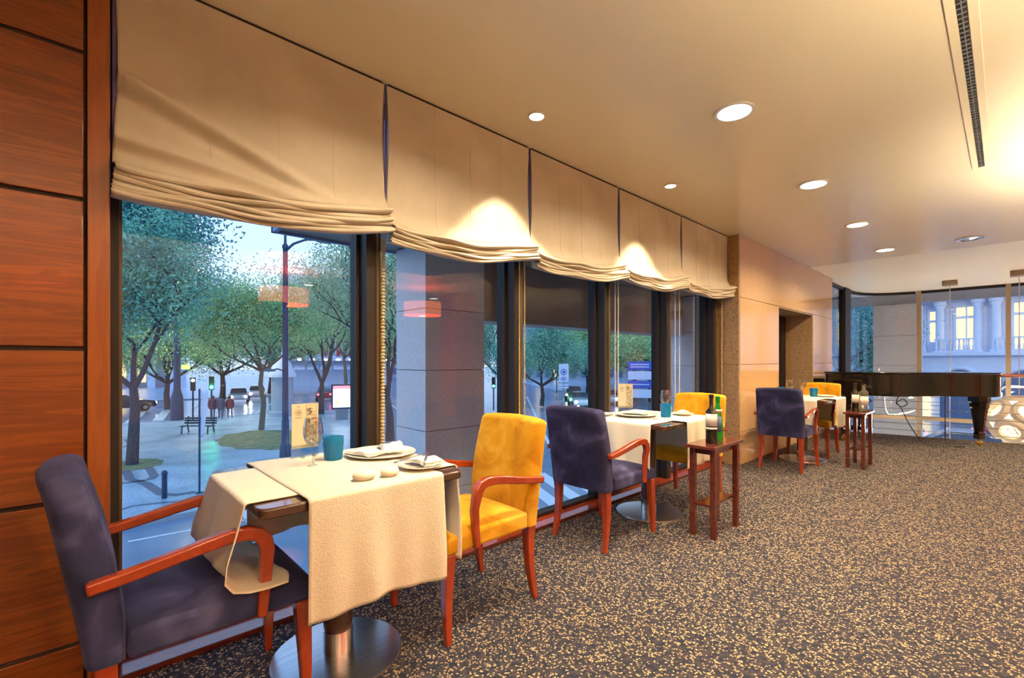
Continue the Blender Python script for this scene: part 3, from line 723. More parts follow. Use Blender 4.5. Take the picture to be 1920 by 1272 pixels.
# ---- tableware prototypes
Z = T+.0065
def plate(r, label, loc, group, name='dinner_plate'):
    b = MB(); b.lathe([(0, .0), (r*.55, .0), (r*.6, .003), (r*.97, .014), (r, .0165), (r*.985, .019), (r*.93, .0165), (r*.62, .0085), (0, .007)], 56)
    return tag(b.build(name, 'china', loc=loc), label, 'plate', group)
plate(.158, 'large cream dinner plate with folded napkins on the nearest table', (-1.985, 1.03, Z-.0025), 'cream plates')
plate(.092, 'small side plate with crossed cutlery at the corner of the nearest table', (-1.632, 1.02, Z-.0), 'cream plates', 'side_plate')
plate(.158, 'large cream plate on the second table', (-2.0, 3.22, Z), 'cream plates')
plate(.075, 'small plate on the second table by its window end', (-2.20, 3.06, Z-.001), 'cream plates', 'side_plate')
plate(.08, 'side plate with a napkin on the second table, beside the yellow chair', (-1.77, 3.53, Z), 'cream plates', 'side_plate')
plate(.13, 'larger plate on the farthest table, behind the navy chair', (-1.74, 6.22, Z), 'cream plates')
plate(.11, 'plate at the right end of the farthest table', (-1.50, 6.60, Z), 'cream plates', 'side_plate')
def napkin(loc, rz, sx, sy, label, lift=.012, seed=0):
    rnd = random.Random(seed); ph = rnd.uniform(0, 6); b = MB()
    for lay in range(3):
        def fn(u, v, lay=lay):
            x = (u-.5)*sx*(1-.06*lay); y = (v-.5)*sy*(1-.1*lay)
            z = lay*.004 + lift*math.sin(PI*u)**2*(.5+.5*v) + .002*math.sin(9*u+ph+lay) + .0015*math.sin(13*v)
            return (x, y+.006*math.sin(4*u), z)
        g = MB(); g.grid(fn, 14, 10); b.add(g.v, g.f)
    return tag(b.build('napkin', 'napkin', solid=.0025, fix=False, loc=loc, rot=(0, 0, rz)), label, 'napkin', 'cream napkins')
napkin((-1.985, .955, Z+.016), .35, .15, .11, 'flat folded napkin at the near side of the large plate', .006, 1)
napkin((-2.0, 1.085, Z+.016), -.35, .19, .10, 'puffed folded napkin at the far side of the large plate', .03, 2)
napkin((-1.63, 1.045, Z+.021), .1, .14, .11, 'napkin under the crossed knives on the nearest side plate', .006, 3)
napkin((-2.02, 3.24, Z+.019), .3, .18, .10, 'napkin on the large plate of the second table', .008, 4)
napkin((-1.77, 3.53, Z+.022), .3, .09, .08, 'napkin on the side plate beside the yellow chair', .01, 5)
def knife(loc, rot, L, label, kind='knife'):
    t = thing(kind, label, kind, loc); t.rotation_euler = rot; t['group'] = 'cutlery on the tables'
    b = MB(); b.sweep([(x*L, 0, 0) for x in (-.5, -.3, -.05)], [.009, .011, .007], [.005, .005, .004], (0, 1, 0)); b.build('handle', 'steel', t, bevel=.001)
    b = MB()
    if kind == 'knife': b.prism([(-.05*L, -.003), (.30*L, -.007), (.46*L, -.006), (.5*L, .004), (-.05*L, .004)], -.0008, .0008)
    else:
        b.sweep([(-.05*L, 0, 0), (.2*L, 0, .002), (.3*L, 0, 0)], [.006, .007, .02], .002, (0, 1, 0))
        for q in (-.008, -.0027, .0027, .008): b.sweep([(.3*L, q, 0), (.5*L, q, .003)], .0025, .0015, (0, 1, 0))
    b.build('blade' if kind == 'knife' else 'tines', 'steel', t)
    return t
knife((-1.64, .985, Z+.045), (0, -.02, 1.9), .21, 'bluish shining knife across the nearest side plate')
knife((-1.63, 1.05, Z+.045), (0, .02, 2.5), .20, 'fork crossing the knife on the nearest side plate', 'fork')
knife((-1.83, 3.10, Z+.004), (0, 0, .15), .19, 'fork at the front of the second table by the exposed corner', 'fork')
knife((-2.15, 3.03, Z+.004), (0, 0, .3), .2, 'knife beside the small plate on the second table')
def pebble(loc, rz, sx, sy, sz, label):
    b = MB(); b.lathe([(0, -1)]+[(math.cos(a)**.75 if math.cos(a) > 0 else 0, math.sin(a)) for a in [(-PI/2)+PI*k/12 for k in range(1, 12)]]+[(0, 1)], 28)
    b.xf(Matrix.Diagonal((sx, sy, sz, 1))); tag(b.build('white_stone', 'stone', loc=loc, rot=(0, 0, rz), ang=180), label, 'stone', 'smooth white table stones')
pebble((-1.605, .765, Z+.0165), PI/2-.2, .042, .033, .019, 'smooth white oval stone on the nearest table, nearer of the two')
pebble((-1.592, .862, Z+.0165), PI/2+.3, .038, .030, .018, 'smooth white oval stone on the nearest table, beside the side plate')
def wine_glass(loc, label):
    t = thing('wine_glass', label, 'wine glass', loc, 0, 'stemmed wine glasses')
    b = MB(); b.lathe([(.0, .001), (.034, .0012), (.036, .002), (.034, .0028), (.012, .005), (.0045, .012), (.0042, .075), (.006, .088)], 36); b.build('stem', 'clear', t)
    b = MB(); b.lathe([(.003, .086), (.02, .094), (.034, .112), (.040, .138), (.038, .165), (.031, .202), (.0302, .202), (.037, .165), (.039, .138), (.033, .113), (.019, .096), (.0, .089)], 36); b.build('bowl', 'clear', t)
    return t
wg = wine_glass((-1.965, .715, Z-.004), 'clear stemmed wine glass standing before the menu card')
dup(wg, (-1.86, 3.42, Z), 0, 'stemmed wine glass behind the blue tumbler on the second table')
dup(wg, (-1.80, 6.32, Z), 0, 'wine glass on the left of the farthest table')
dup(wg, (-1.72, 6.55, Z), 0, 'wine glass behind the tumbler of the farthest table')
def tumbler(loc, label):
    b = MB(); n = 48; rows = 26; vs = []; fs = []
    def rad(z): return lerp(.036, .043, z/.105)
    for j in range(rows+1):
        z = .105*j/rows
        for i in range(n):
            bump = .0024*(1 if (i+j) % 2 else -.3)*(1 if 2 < j < rows-4 else 0)
            if j > rows-4: bump = .0012
            a = 2*PI*i/n; r = rad(z)+bump; vs.append((r*math.cos(a), r*math.sin(a), z))
    for j in range(rows):
        for i in range(n): k = (i+1) % n; fs.append((j*n+i, j*n+k, (j+1)*n+k, (j+1)*n+i))
    b.add(vs, fs); b.lathe([(.0, .0), (.036, .0)], n); b.lathe([(.043, .105), (.0405, .105), (.033, .006), (0, .006)], n)
    return tag(b.build('tumbler', 'teal', loc=loc, ang=25), label, 'glass', 'turquoise water tumblers')
tb = tumbler((-2.03, .825, Z-.004), 'textured turquoise tumbler on the nearest table beside the menu card')
for loc, lab in (((-1.80, 3.32, Z), 'turquoise tumbler on the second table, before the wine glass'), ((-1.60, 6.52, Z), 'turquoise tumbler near the right of the farthest table'), ((-1.95, 6.50, Z), 'turquoise tumbler behind the farthest navy chair, half hidden')):
    c = dup(tb, loc, 0, lab)
def menu(loc, rz, label):
    t = thing('menu_card', label, 'menu', loc, rz, 'menu cards in clear holders')
    b = MB(); b.box(-.058, .058, -.004, .0, .045, .245); b.build('card', 'card', t)
    b = MB(); b.box(-.060, .060, -.007, -.0045, .0, .06); b.box(-.060, .060, .0005, .003, .0, .06); b.box(-.060, .060, -.03, .03, 0, .004); b.build('holder', 'acrylic', t)
    b = MB(); rnd = random.Random(4); s = -.0045
    for k in range(4):
        z1 = .238-k*.047; x0, x1 = .004, .050
        for (a, c, d, e) in ((x0, z1, x1, z1), (x0, z1-.044, x1, z1-.044), (x0, z1, x0, z1-.044), (x1, z1, x1, z1-.044)):
            b.sweep([(a, s, c), (d, s, e)], .0012, .0006, (0, 1, 0))
        for q in range(13):
            cx_ = rnd.uniform(x0+.006, x1-.006); cz = rnd.uniform(z1-.039, z1-.006); pts = [(cx_, s, cz)]
            for w_ in range(4): pts.append((min(x1-.003, max(x0+.003, pts[-1][0]+rnd.uniform(-.009, .009))), s, min(z1-.003, max(z1-.041, pts[-1][2]+rnd.uniform(-.007, .007)))))
            b.tube(pts, .0009, 4)
    ring = [(-.030+.013*math.cos(a*PI/12), s, .205+.013*math.sin(a*PI/12)) for a in range(25)]
    b.tube(ring, .0006, 4)
    for z_, w_ in ((.2095, .006), (.205, .008), (.2005, .006), (.183, .014), (.232, .005)):
        b.box(-.030-w_, -.030+w_, -.0052, -.0042, z_-.0008, z_+.0008)
    b.build('print', 'ink', t)
    return t
mn = menu((-2.175, .755, Z-.004), PI/2, 'cream menu card with a column of black scribbled panels on the nearest table')
mn.rotation_euler = (0, 0, PI/2)
dup(mn, (-2.16, 3.32, Z), .35, 'narrow menu card seen at an angle on the second table')

# ---- side tables and bottles
def side_table(label):
    t = thing('side_table', label, 'side table', (0, 0, 0), 0, 'small dark wood side tables')
    b = MB(); b.box(-.103, .103, -.245, .245, .60, .622); b.build('tabletop', 'darkwood', t, bevel=.003)
    for sx in (-1, 1):
        for sy in (-1, 1):
            b = MB(); x, y = sx*.070, sy*.185; b.box(x-.018, x+.018, y-.018, y+.018, 0, .60); b.build('leg', 'darkwood', t, bevel=.002)
    b = MB(); b.box(-.062, .062, -.167, .167, .555, .60); b.build('apron', 'darkwood', t)
    b = MB(); b.box(-.055, .055, -.19, .19, .205, .222); b.build('shelf', 'darkwood', t, bevel=.002)
    return t
st = side_table('dark wooden side table with two bottles beside the second table'); st.location = (-1.405, 3.28, 0)
dup(st, (-1.14, 6.45, 0), 0, 'farther dark wooden side table with bottles, before the piano')
def bottle(loc, label, glassm, h, r, neck, lab, group=None, sh=.6, slim=False):
    t = thing('bottle', label, 'bottle', loc, 0, group); s = h
    if slim: prof = [(r*.9, 0), (r, .01), (r, s*.40), (r*.86, s*.50), (r*.62, s*.62), (neck, s*.86), (neck*1.15, s*.87), (neck*1.15, s*.93), (neck, s*.965)]
    else: prof = [(r*.93, 0), (r, .006), (r, s*sh), (r*.9, s*(sh+.05)), (r*.5, s*(sh+.10)), (neck, s*(sh+.14)), (neck, s*.93), (neck*1.2, s*.935), (neck*1.2, s*.97), (neck, s*.975)]
    b = MB(); b.lathe(prof+[(0, s*.975)] if prof[-1][0] else prof, 36); b.build('glass_body', glassm, t)
    b = MB(); b.lathe([(neck*1.1, s*.94), (neck*1.22, s*.945), (neck*1.22, s*.999), (0, s)], 24); b.build('cap', 'wineglass' if not slim else 'greenglass', t)
    for z0, z1, a0, a1, m, rr in lab:
        b = MB(); n = 20
        for k in range(n):
            q0 = math.radians(lerp(a0, a1, k/n)); q1 = math.radians(lerp(a0, a1, (k+1)/n)); R_ = r*rr
            b.add([(R_*math.cos(q0), R_*math.sin(q0), z0), (R_*math.cos(q1), R_*math.sin(q1), z0), (R_*math.cos(q1), R_*math.sin(q1), z1), (R_*math.cos(q0), R_*math.sin(q0), z1)], [(0, 1, 2, 3)])
        b.build('label', m, t, solid=.0008)
    return t
bottle((-1.392, 3.19, .622), 'dark red wine bottle with a pale label on the nearer side table', 'wineglass', .335, .037, .0135, [(.12, .205, -130, 10, 'label', 1.015), (.098, .112, -130, 10, 'label', 1.015)], sh=.62)
bottle((-1.405, 3.325, .622), 'bright green mineral water bottle behind the wine bottle', 'greenglass', .315, .036, .0135, [(.07, .175, -75, -25, 'windark', 1.01), (.205, .225, -130, 10, 'label', .90)], slim=True)
bottle((-1.16, 6.36, .622), 'dark wine bottle on the farther side table', 'wineglass', .32, .036, .0135, [(.10, .19, -130, 10, 'label', 1.015)], sh=.62)
bottle((-1.10, 6.47, .622), 'pale glass spirit bottle on the farther side table', 'paleglass', .31, .042, .015, [(.07, .17, -130, 10, 'label', 1.015)], sh=.66)

# ---- grand piano
pn = thing('grand_piano', 'glossy black grand piano with closed lid by the gallery railing', 'piano', (-.95, 8.95, 0))
O = Vector((.95, -8.95, 0))
near = [(-1.84, 8.12), (-1.30, 8.12), (-1.12, 8.14)] + [(lerp(-1.12, -.42, k/8), 8.14+.68*(.5-.5*math.cos(PI*k/8))) for k in range(1, 9)] + [(-.24, 8.88), (-.12, 8.98), (-.055, 9.10), (-.04, 9.22), (-.07, 9.34), (-.16, 9.40), (-.32, 9.43), (-.6, 9.44), (-1.84, 9.44)]
def shift(pts): return [(x+.95, y-8.95) for x, y in pts]
def grow(pts, g):
    cx_ = sum(p[0] for p in pts)/len(pts); cy_ = sum(p[1] for p in pts)/len(pts)
    return [(p[0]+g*(1 if p[0] > cx_ else -1), p[1]+g*(1 if p[1] > cy_ else -1)) for p in pts]
b = MB(); b.prism(shift(near), .70, 1.005); b.build('rim', 'piano', pn, bevel=.004, ang=50)
b = MB(); b.prism(shift(grow(near, .012)), 1.008, 1.03); b.build('lid', 'piano', pn, bevel=.005, ang=50)
b = MB(); b.box(-2.0+.95, -1.84+.95, 8.12-8.95, 8.22-8.95, .70, .93); b.box(-2.0+.95, -1.84+.95, 9.34-8.95, 9.44-8.95, .70, .93); b.box(-2.0+.95, -1.84+.95, 8.22-8.95, 9.34-8.95, .66, .72); b.build('keybed', 'piano', pn, bevel=.01)
b = MB(); b.box(-1.985+.95, -1.86+.95, 8.22-8.95, 9.34-8.95, .725, .745)
kb = b.build('keyboard', 'ivory', pn)
b = MB(); b.box(-1.90+.95, -1.85+.95, 8.22-8.95, 9.34-8.95, .75, .90); b.build('fallboard', 'piano', pn, bevel=.005)
def pleg(x, y):
    b = MB(); b.lathe([(.06, .10), (.055, .16), (.06, .17), (.05, .20), (.088, .52), (.10, .54), (.10, .60), (.115, .62), (.115, .70)], 8, c=(x+.95, y-8.95, 0)); l = b.build('leg', 'piano', pn, ang=20)
    b = MB(); b.tube([(x+.95, y-8.95, .10), (x+.95, y-8.95, .06)], .018, 8); b.lathe([(.012, -.02), (.036, -.018), (.036, .018), (.012, .02)], 16, c=(x+.95, y-8.95, .036), axis='y'); b.build('caster', 'brass', l)
pleg(-.26, 9.22); pleg(-1.66, 8.38); pleg(-1.66, 9.28)
b = MB(); b.box(-1.62+.95, -1.58+.95, 8.86-8.95, 8.90-8.95, .18, .70); b.box(-1.62+.95, -1.58+.95, 9.0-8.95, 9.04-8.95, .18, .70); b.box(-1.66+.95, -1.5+.95, 8.8-8.95, 9.1-8.95, .12, .18); ly = b.build('pedal_lyre', 'piano', pn, bevel=.004)
for k in (-1, 0, 1):
    b = MB(); b.box(-1.76+.95, -1.66+.95, 8.95+k*.07-.012-8.95, 8.95+k*.07+.012-8.95, .09, .10); b.build('pedal', 'brass', ly)

def cable(pts, r, label, m='black', extra=None):
    c = bpy.data.curves.new('c', 'CURVE'); b = MB(); P = [Vector(p) for p in pts]; out = []
    for i in range(len(P)-1):
        p0, p1, p2, p3 = P[max(0, i-1)], P[i], P[i+1], P[min(len(P)-1, i+2)]
        for k in range(8):
            t = k/8; out.append(.5*((2*p1)+(-p0+p2)*t+(2*p0-5*p1+4*p2-p3)*t*t+(-p0+3*p1-3*p2+p3)*t**3))
    out.append(P[-1]); bpy.data.curves.remove(c)
    b.tube(out, r, 6); o0 = out[0].copy(); b.xf(Matrix.Translation(-out[-1])); o = b.build('cable', m, loc=out[-1]); return tag(o, label, 'cable')
cable([(-1.02, 8.30, .70), (-1.04, 8.27, .62), (-.99, 8.26, .56), (-.93, 8.30, .60), (-.98, 8.36, .66), (-1.05, 8.32, .60), (-1.0, 8.3, .55), (-.93, 8.5, .30), (-.82, 8.62, .07), (-.74, 8.68, .012), (-.60, 8.78, .009), (-.48, 8.86, .009)], .006, 'black cable looping under the piano and trailing onto the carpet')
b = MB(); b.box(-.05, .05, -.018, .018, 0, .02); tag(b.build('cable_plug', 'black', loc=(-.44, 8.89, 0), rot=(0, 0, .6), bevel=.004), 'small black plug lying on the carpet at the end of the cable', 'plug')
cable([(-1.35, 8.24, .70), (-1.34, 8.18, .66), (-1.30, 8.16, .62), (-1.38, 8.15, .60), (-1.45, 8.17, .64), (-1.42, 8.2, .57), (-1.52, 8.2, .50), (-1.47, 8.2, .42), (-1.5, 8.22, .20), (-1.52, 8.25, .008)], .008, 'tangled black cables hanging under the keyboard side of the piano')
# ================================================================== OUTSIDE
G = -3.06
b = MB(); b.add([(-260, -120, G-.12), (160, -120, G-.12), (160, 260, G-.12), (-260, 260, G-.12)], [(0, 1, 2, 3)])
struct(b.build('floor_street', 'asphalt', smooth=False))
# paved island with its wave pattern
isl = [(-15.9, -30), (-15.7, 3), (-16.6, 7), (-19, 10), (-24, 12.6), (-32, 15.6), (-38, 16.6), (-40.8, 14.5), (-41, 2), (-41.5, -30)]
b = MB(); b.prism(isl, G-.12, G, 0)
b.sweep([(x, y, G-.05) for x, y in isl[:-1]], .14, .16, (0, 0, 1), 1)
struct(b.build('floor_pavement', ['cobble', 'kerb'], smooth=False))
def ribbon(b, pts, wd, z=G+.004, closed=False):
    P = [Vector((x, y, 0)) for x, y in pts]; vs = []; fs = []
    for k, p in enumerate(P):
        d = (P[min(k+1, len(P)-1)]-P[max(k-1, 0)]).normalized(); n = Vector((-d.y, d.x, 0))*wd/2
        vs += [(p.x-n.x, p.y-n.y, z), (p.x+n.x, p.y+n.y, z)]
    for k in range(len(P)-1): fs.append((2*k, 2*k+1, 2*k+3, 2*k+2))
    b.add(vs, fs)
b = MB()
for (cx_, cy_, s) in ((-22.0, 1.75, 1), (-27.5, .9, 1.2), (-31, 1.6, 1.2)):
    ribbon(b, [(cx_-1.3*s, cy_-.35*s), (cx_+.5*s, cy_-.35*s), (cx_+.95*s, cy_-.2*s), (cx_+1.05*s, cy_), (cx_+.95*s, cy_+.2*s), (cx_+.5*s, cy_+.35*s), (cx_-1.3*s, cy_+.35*s)], .28)
ribbon(b, [(-18.0, .75), (-20.4, .75), (-20.9, .95), (-21.0, 1.25), (-20.9, 1.6), (-20.4, 1.75), (-18.4, 2.0), (-18.0, 2.3), (-18.0, 2.8)], .30)
ribbon(b, [(-16.3, .3), (-17.0, .6), (-17.5, 1.2), (-17.3, 1.9), (-16.9, 2.6), (-16.5, 3.6)], .14)
ribbon(b, [(-18.0, .75), (-17.7, .4), (-17.9, .1), (-18.5, .0)], .26)
struct(b.build('floor_pattern', 'cobble_d', smooth=False))
b = MB()
for k in range(12):   # zebra crossing in front of the restaurant
    a = Vector((-9.4, 9.8+k*.0, 0)); y0 = 7.2+k*.95
    ribbon(b, [(-12.9+.12*k, y0+2.1), (-8.2, y0)], .48, G-.114)
ribbon(b, [(-14.9, -12), (-14.7, -1.0)], .12, G-.114); ribbon(b, [(-14.5, .9), (-14.3, 3.4)], .12, G-.114)
for k in range(7): ribbon(b, [(-15.2+.0*k, 2.7+k*.42), (-13.4, 2.55+k*.42)], .2, G-.114)
for k in range(6): ribbon(b, [(-42.0, -3.5+k*1.55), (-51.0, -2.9+k*1.75)], .65, G-.114)
ribbon(b, [(-42.5, 6.0), (-62, 10.5)], .22, G-.114); ribbon(b, [(-42, 10.6), (-56, 16.5)], .2, G-.114)
ribbon(b, [(-26, 16.5), (-60, 30)], .2, G-.114); ribbon(b, [(-14.2, 16), (-40, 40)], .18, G-.114)
struct(b.build('floor_markings', 'roadpaint', smooth=False))
# far pavements
b = MB(); b.prism([(-63, -60), (-62.5, 22), (-75, 34), (-140, 60), (-140, -60)], G-.12, G); b.prism([(-44, 50), (-30, 58), (-14, 62), (-10, 90), (-70, 120), (-90, 80)], G-.12, G)
b.prism([(-12, 24), (-6, 19), (20, 21), (60, 22), (60, 34), (-12, 36)], G-.12, G)
struct(b.build('floor_pavement_far', 'cobble', smooth=False))
def disc_patch(name, cx_, cy_, rx, ry, m, label):
    b = MB(); b.prism([(rx*math.cos(a*PI/16)*(1+.06*math.sin(a*1.7)), ry*math.sin(a*PI/16)*(1+.06*math.cos(a*2.3))) for a in range(32)], 0, .03)
    o = b.build(name, m, loc=(cx_, cy_, G)); tag(o, label, 'planting bed')
disc_patch('tree_pit', -24.4, 1.75, 1.2, .9, 'grass', 'grassy tree pit round the nearest street tree')
disc_patch('grass_bed', -27.5, 7.6, 3.6, 2.3, 'grass', 'oval planted bed on the plaza between the bench and the lamp post')

# the building's own arcade: columns, beam and soffit
def outer_column(x0, x1, y0, y1, n):
    b = MB(); z = -3.18; hs = [.0]
    lv = [-3.18, -1.26, -.49, .295, 1.07, 1.86, 2.7]
    b.box(x0+.02, x1-.02, y0+.02, y1-.02, -3.18, 2.7, 1)
    for a, c in zip(lv[:-1], lv[1:]): b.box(x0, x1, y0, y1, a+.004, c-.004, 0)
    struct(b.build(n, ['granite_o', 'seam'], bevel=.004))
outer_column(-5.73, -5.0, 3.20, 4.16, 'trim_5'); outer_column(-5.73, -5.0, 10.47, 11.4, 'trim_6'); outer_column(-2.51, -1.56, 16.0, 16.8, 'trim_7')
b = MB(); b.box(-5.8, -2.5, 1.7, 12.8, 2.71, 3.1); b.prism([(-5.8, 12.81), (7, 12.81), (7, 16.0), (-3.2, 16.1), (-4.6, 15.4), (-5.5, 14.2)], 2.71, 3.1); b.box(-5.75, -5.25, 4.17, 10.46, 1.78, 2.70, 1); b.box(-5.75, -5.25, 11.41, 12.8, 1.78, 2.70, 1)
struct(b.build('ceiling_arcade', ['soffit', 'soffit'], smooth=False))
b = MB(); b.box(-5.85, -5.8, 1.65, 13, 2.68, 3.2); b.box(-5.85, -2.5, 1.65, 1.7, 2.68, 3.2); struct(b.build('trim_8', 'slab', smooth=False))

# ------------------------------------------------------------------ trees
def make_tree(name, label, trunk, limbs, depth, spread, leafm, barkm, nleaf, lsize, seed, cluster=.5, r0=.2, lift=.35, group=None):
    rnd = random.Random(seed); t = thing(name, label, 'tree', (0, 0, 0), 0, group); b = MB(); tips = []
    tp = [Vector(p) for p in trunk]
    b.tube(tp, [r0*lerp(1.15, .75, k/(len(tp)-1)) for k in range(len(tp))], 10)
    def grow_(p, d, L, r, lev):
        pts = [p]; q = p.copy(); dd = d.copy()
        for k in range(4):
            dd = (dd + Vector((rnd.uniform(-.22, .22), rnd.uniform(-.22, .22), rnd.uniform(-.1, .2)))).normalized(); q = q+dd*L/4; pts.append(q.copy())
        b.tube(pts, [lerp(r, r*.6, k/4) for k in range(5)], 6 if lev < 2 else 4)
        if lev >= 1: tips.append((pts[2], .6)); tips.append((q, 1))
        if lev < depth:
            for k in range(3 if lev < 2 else 2):
                a = rnd.uniform(0, 2*PI); side = Vector((math.cos(a), math.sin(a), rnd.uniform(-.2, .5)))*spread
                grow_(q if k else pts[3], (dd+side).normalized(), L*rnd.uniform(.62, .82), r*.58, lev+1)
    for (dx, dy, dz, L) in limbs: grow_(tp[-1], Vector((dx, dy, dz)).normalized(), L, r0*.62, 0)
    b.build('trunk', barkm, t, ang=60)
    lf = MB(); N = nleaf
    for k in range(N):
        c, wgt = tips[rnd.randrange(len(tips))]
        p = c + Vector((rnd.gauss(0, cluster), rnd.gauss(0, cluster), rnd.gauss(0, cluster*.75)))
        a = Vector((rnd.gauss(0, 1), rnd.gauss(0, 1), rnd.gauss(0, 1))).normalized(); bb = a.orthogonal().normalized(); cc = a.cross(bb)
        th = rnd.uniform(0, 6.28); u = (bb*math.cos(th)+cc*math.sin(th))*lsize*rnd.uniform(.6, 1.2); v = (cc*math.cos(th)-bb*math.sin(th))*lsize*.5
        lf.add([p-u, p+v*.8, p+u, p-v], [(0, 1, 2, 3)])
    lf.build('foliage', leafm, t, smooth=False, fix=False)
    return t
TG = 'street trees seen through the window'
ta = make_tree('street_tree', 'nearest street tree with forked dark trunk by the patterned paving', [(0, 0, 0), (.0, .05, 1.2), (-.03, .10, 2.3), (0, .05, 3.1)],
               [(-.2, -.85, .95, 2.5), (.1, .75, 1.0, 2.7), (-.5, .2, 1.2, 2.2)], 3, .8, 'leaf_teal', 'bark', 30000, .085, 3, .6, .19, group=TG)
ta.location = (-24.4, 1.65, G)
tb_ = make_tree('street_tree', 'street tree with a slim lamplit trunk in the grassy bed behind the bench', [(0, 0, 0), (.05, .12, 1.6), (0, -.05, 2.8), (-.1, .05, 3.6)],
               [(.2, -.9, .45, 2.3), (.1, .9, .45, 2.3), (-.5, -.3, .8, 2.2), (.6, .2, .5, 1.9), (0, 0, 1, 2.2)], 3, .85, 'leaf_lime', 'bark_l', 30000, .085, 8, .6, .15, group=TG)
tb_.location = (-31.4, 8.3, G)
tc = make_tree('street_tree', 'tall thin-leaved tree with bare upper twigs behind the menu card', [(0, 0, 0), (0, .05, 1.4), (-.1, .1, 2.4)],
               [(.1, -.6, 1.25, 3.4), (0, .65, 1.15, 3.6), (.1, .05, 1.5, 3.8), (-.5, .2, 1.2, 3.0)], 4, .65, 'leaf_thin', 'bark', 16000, .10, 21, .8, .22, group=TG)
tc.location = (-37.6, 14.3, G)
td = make_tree('conifer_tree', 'dark tall tree rising at the upper left of the first window', [(0, 0, 0), (.1, 0, 3), (0, .1, 6)],
               [(0, 0, 1, 3), (.5, .4, .7, 2.6), (-.4, .5, .9, 2.6), (.2, -.8, .7, 2.6)], 3, .8, 'leaf_dark', 'bark', 36000, .095, 5, .8, .3)
td['category'] = 'tree'; td.location = (-33, .5, G); td.scale = (1.22, 1.22, 1.22)
te = make_tree('street_tree', 'broad low-crowned tree across the road left of the emblem sign', [(0, 0, 0), (.05, .1, 1.2), (0, 0, 2.0)],
               [(.9, .1, .5, 2.2), (-.9, .1, .5, 2.2), (.1, .9, .5, 2.2), (-.1, -.9, .5, 2.2), (.3, .3, 1, 2.8), (-.4, -.2, 1, 2.8)], 3, .85, 'leaf_lime', 'bark', 34000, .10, 13, .75, .2, group=TG)
te.location = (-33.5, 43.5, G); te.scale = (1.25,)*3
tf = make_tree('street_tree', 'broad dark green tree in the fourth window behind the menu card', [(0, 0, 0), (-.05, .1, 1.1), (0, 0, 2.0)],
               [(.9, .2, .5, 2.3), (-.8, .4, .5, 2.2), (.2, .9, .5, 2.2), (-.3, -.9, .5, 2.2), (.2, .1, 1, 3)], 3, .85, 'leaf_teal', 'bark', 34000, .10, 17, .75, .2, group=TG)
tf.location = (-22.5, 48.5, G); tf.scale = (1.25,)*3
more = [(tb_, (-48.5, 21.0), 1.25, 'street tree across the road behind the tall lamp post'), (te, (-50, 5.8), 1.15, 'green tree across the crossing behind the slim signpost'),
        (tf, (-58, 11.5), 1.35, 'tree across the road above the walking people'), (te, (-66, 18.5), 1.5, 'tree across the road above the car headlamps'),
        (tc, (-22.5, 12.2), .95, 'thin tree at the edge of the plaza just left of the stone column'), (te, (-56, 33), 1.45, 'tree across the road beside the stone column'),
        (tf, (-30, 32), .95, 'tree in the second window, seen right of the stone column'), (tf, (-31, 54), 1.4, 'tree beyond the emblem sign with a darker trunk'),
        (te, (-25.0, 43), 1.1, 'tree right of the emblem sign in the third window'), (te, (-17, 54.5), 1.25, 'tree in the fourth window near the column'),
        (te, (-43, 58), 1.4, 'tree far across the road in the third window'), (te, (-24, 66), 1.6, 'tree far off in the fourth window'), (tf, (-11.5, 60), 1.3, 'tree in the last window beside the frame'),
        (td, (-9.0, 40), .8, 'blue-green tree outside the curved corner glass'), (td, (-6.3, 31), .62, 'smaller blue-green tree outside the curved corner glass, right one'),
        (ta, (-75, 2), 1.5, 'tree far across the road at the left edge of the window'), (tf, (-45, 40), 1.15, 'tree across the road at the right edge of the second window'), (te, (-36, 66), 1.5, 'tree behind the red traffic light in the third window'), (tf, (-45, 72), 1.6, 'large tree farthest away in the third window')]
for k, (p, (x, y), s, lab) in enumerate(more): dup(p, (x, y, G), 1.1+k*1.7, lab, TG, s)

# ------------------------------------------------------------------ street furniture
t = thing('street_lamp', 'tall dark blue street lamp with one curved arm in the first window', 'street lamp', (-21.85, 6.74, G))
b = MB(); b.lathe([(.24, 0), (.22, .5), (.16, .6), (.15, 1.6), (.13, 1.7), (.10, 9.2), (.13, 9.25), (.13, 9.35), (.06, 9.45), (.05, 9.9), (.08, 9.95), (.03, 10.1), (0.0, 10.3)], 16); b.build('pole', 'pole', t)
b = MB(); b.tube([(0, 0, 9.1), (-.05, .35, 9.5), (-.1, .9, 9.8), (-.15, 1.5, 9.9)], [.06, .055, .05, .045], 8); b.build('arm', 'pole', t)
b = MB(); b.lathe([(.0, .12), (.22, .08), (.28, 0), (.2, -.08), (0, -.1)], 20); b.xf(Matrix.Diagonal((.8, 1.6, .8, 1))); b.xf(Matrix.Translation((-.15, 1.75, 9.88))); b.build('lamp_head', 'polegrey', t)
b = MB(); b.tube([(0, 0, 3.8), (0, -.35, 3.9), (0, -.5, 3.85)], .03, 6); b.lathe([(.0, .12), (.12, .1), (.30, 0), (.0, -.02)], 16, c=(0, -.65, 3.8)); b.build('low_lamp', 'pole', t)
t = thing('lamp_column', 'slimmer dark street pole beside the crossing, behind the bench', 'street lamp', (-40.75, 5.26, G))
b = MB(); b.lathe([(.42, 0), (.38, 1.6), (.22, 2.2), (.18, 10.5), (0, 10.6)], 14); b.build('pole', 'pole', t)
b = MB(); b.tube([(0, 0, 10.2), (.6, .5, 10.6), (1.6, 1.0, 10.7)], .07, 6); b.build('arm', 'pole', t); lamp('POINT', 'glow', (1.6, 1.0, 10.3), 1500, t, (1, .85, .5), shadow_soft_size=.3)
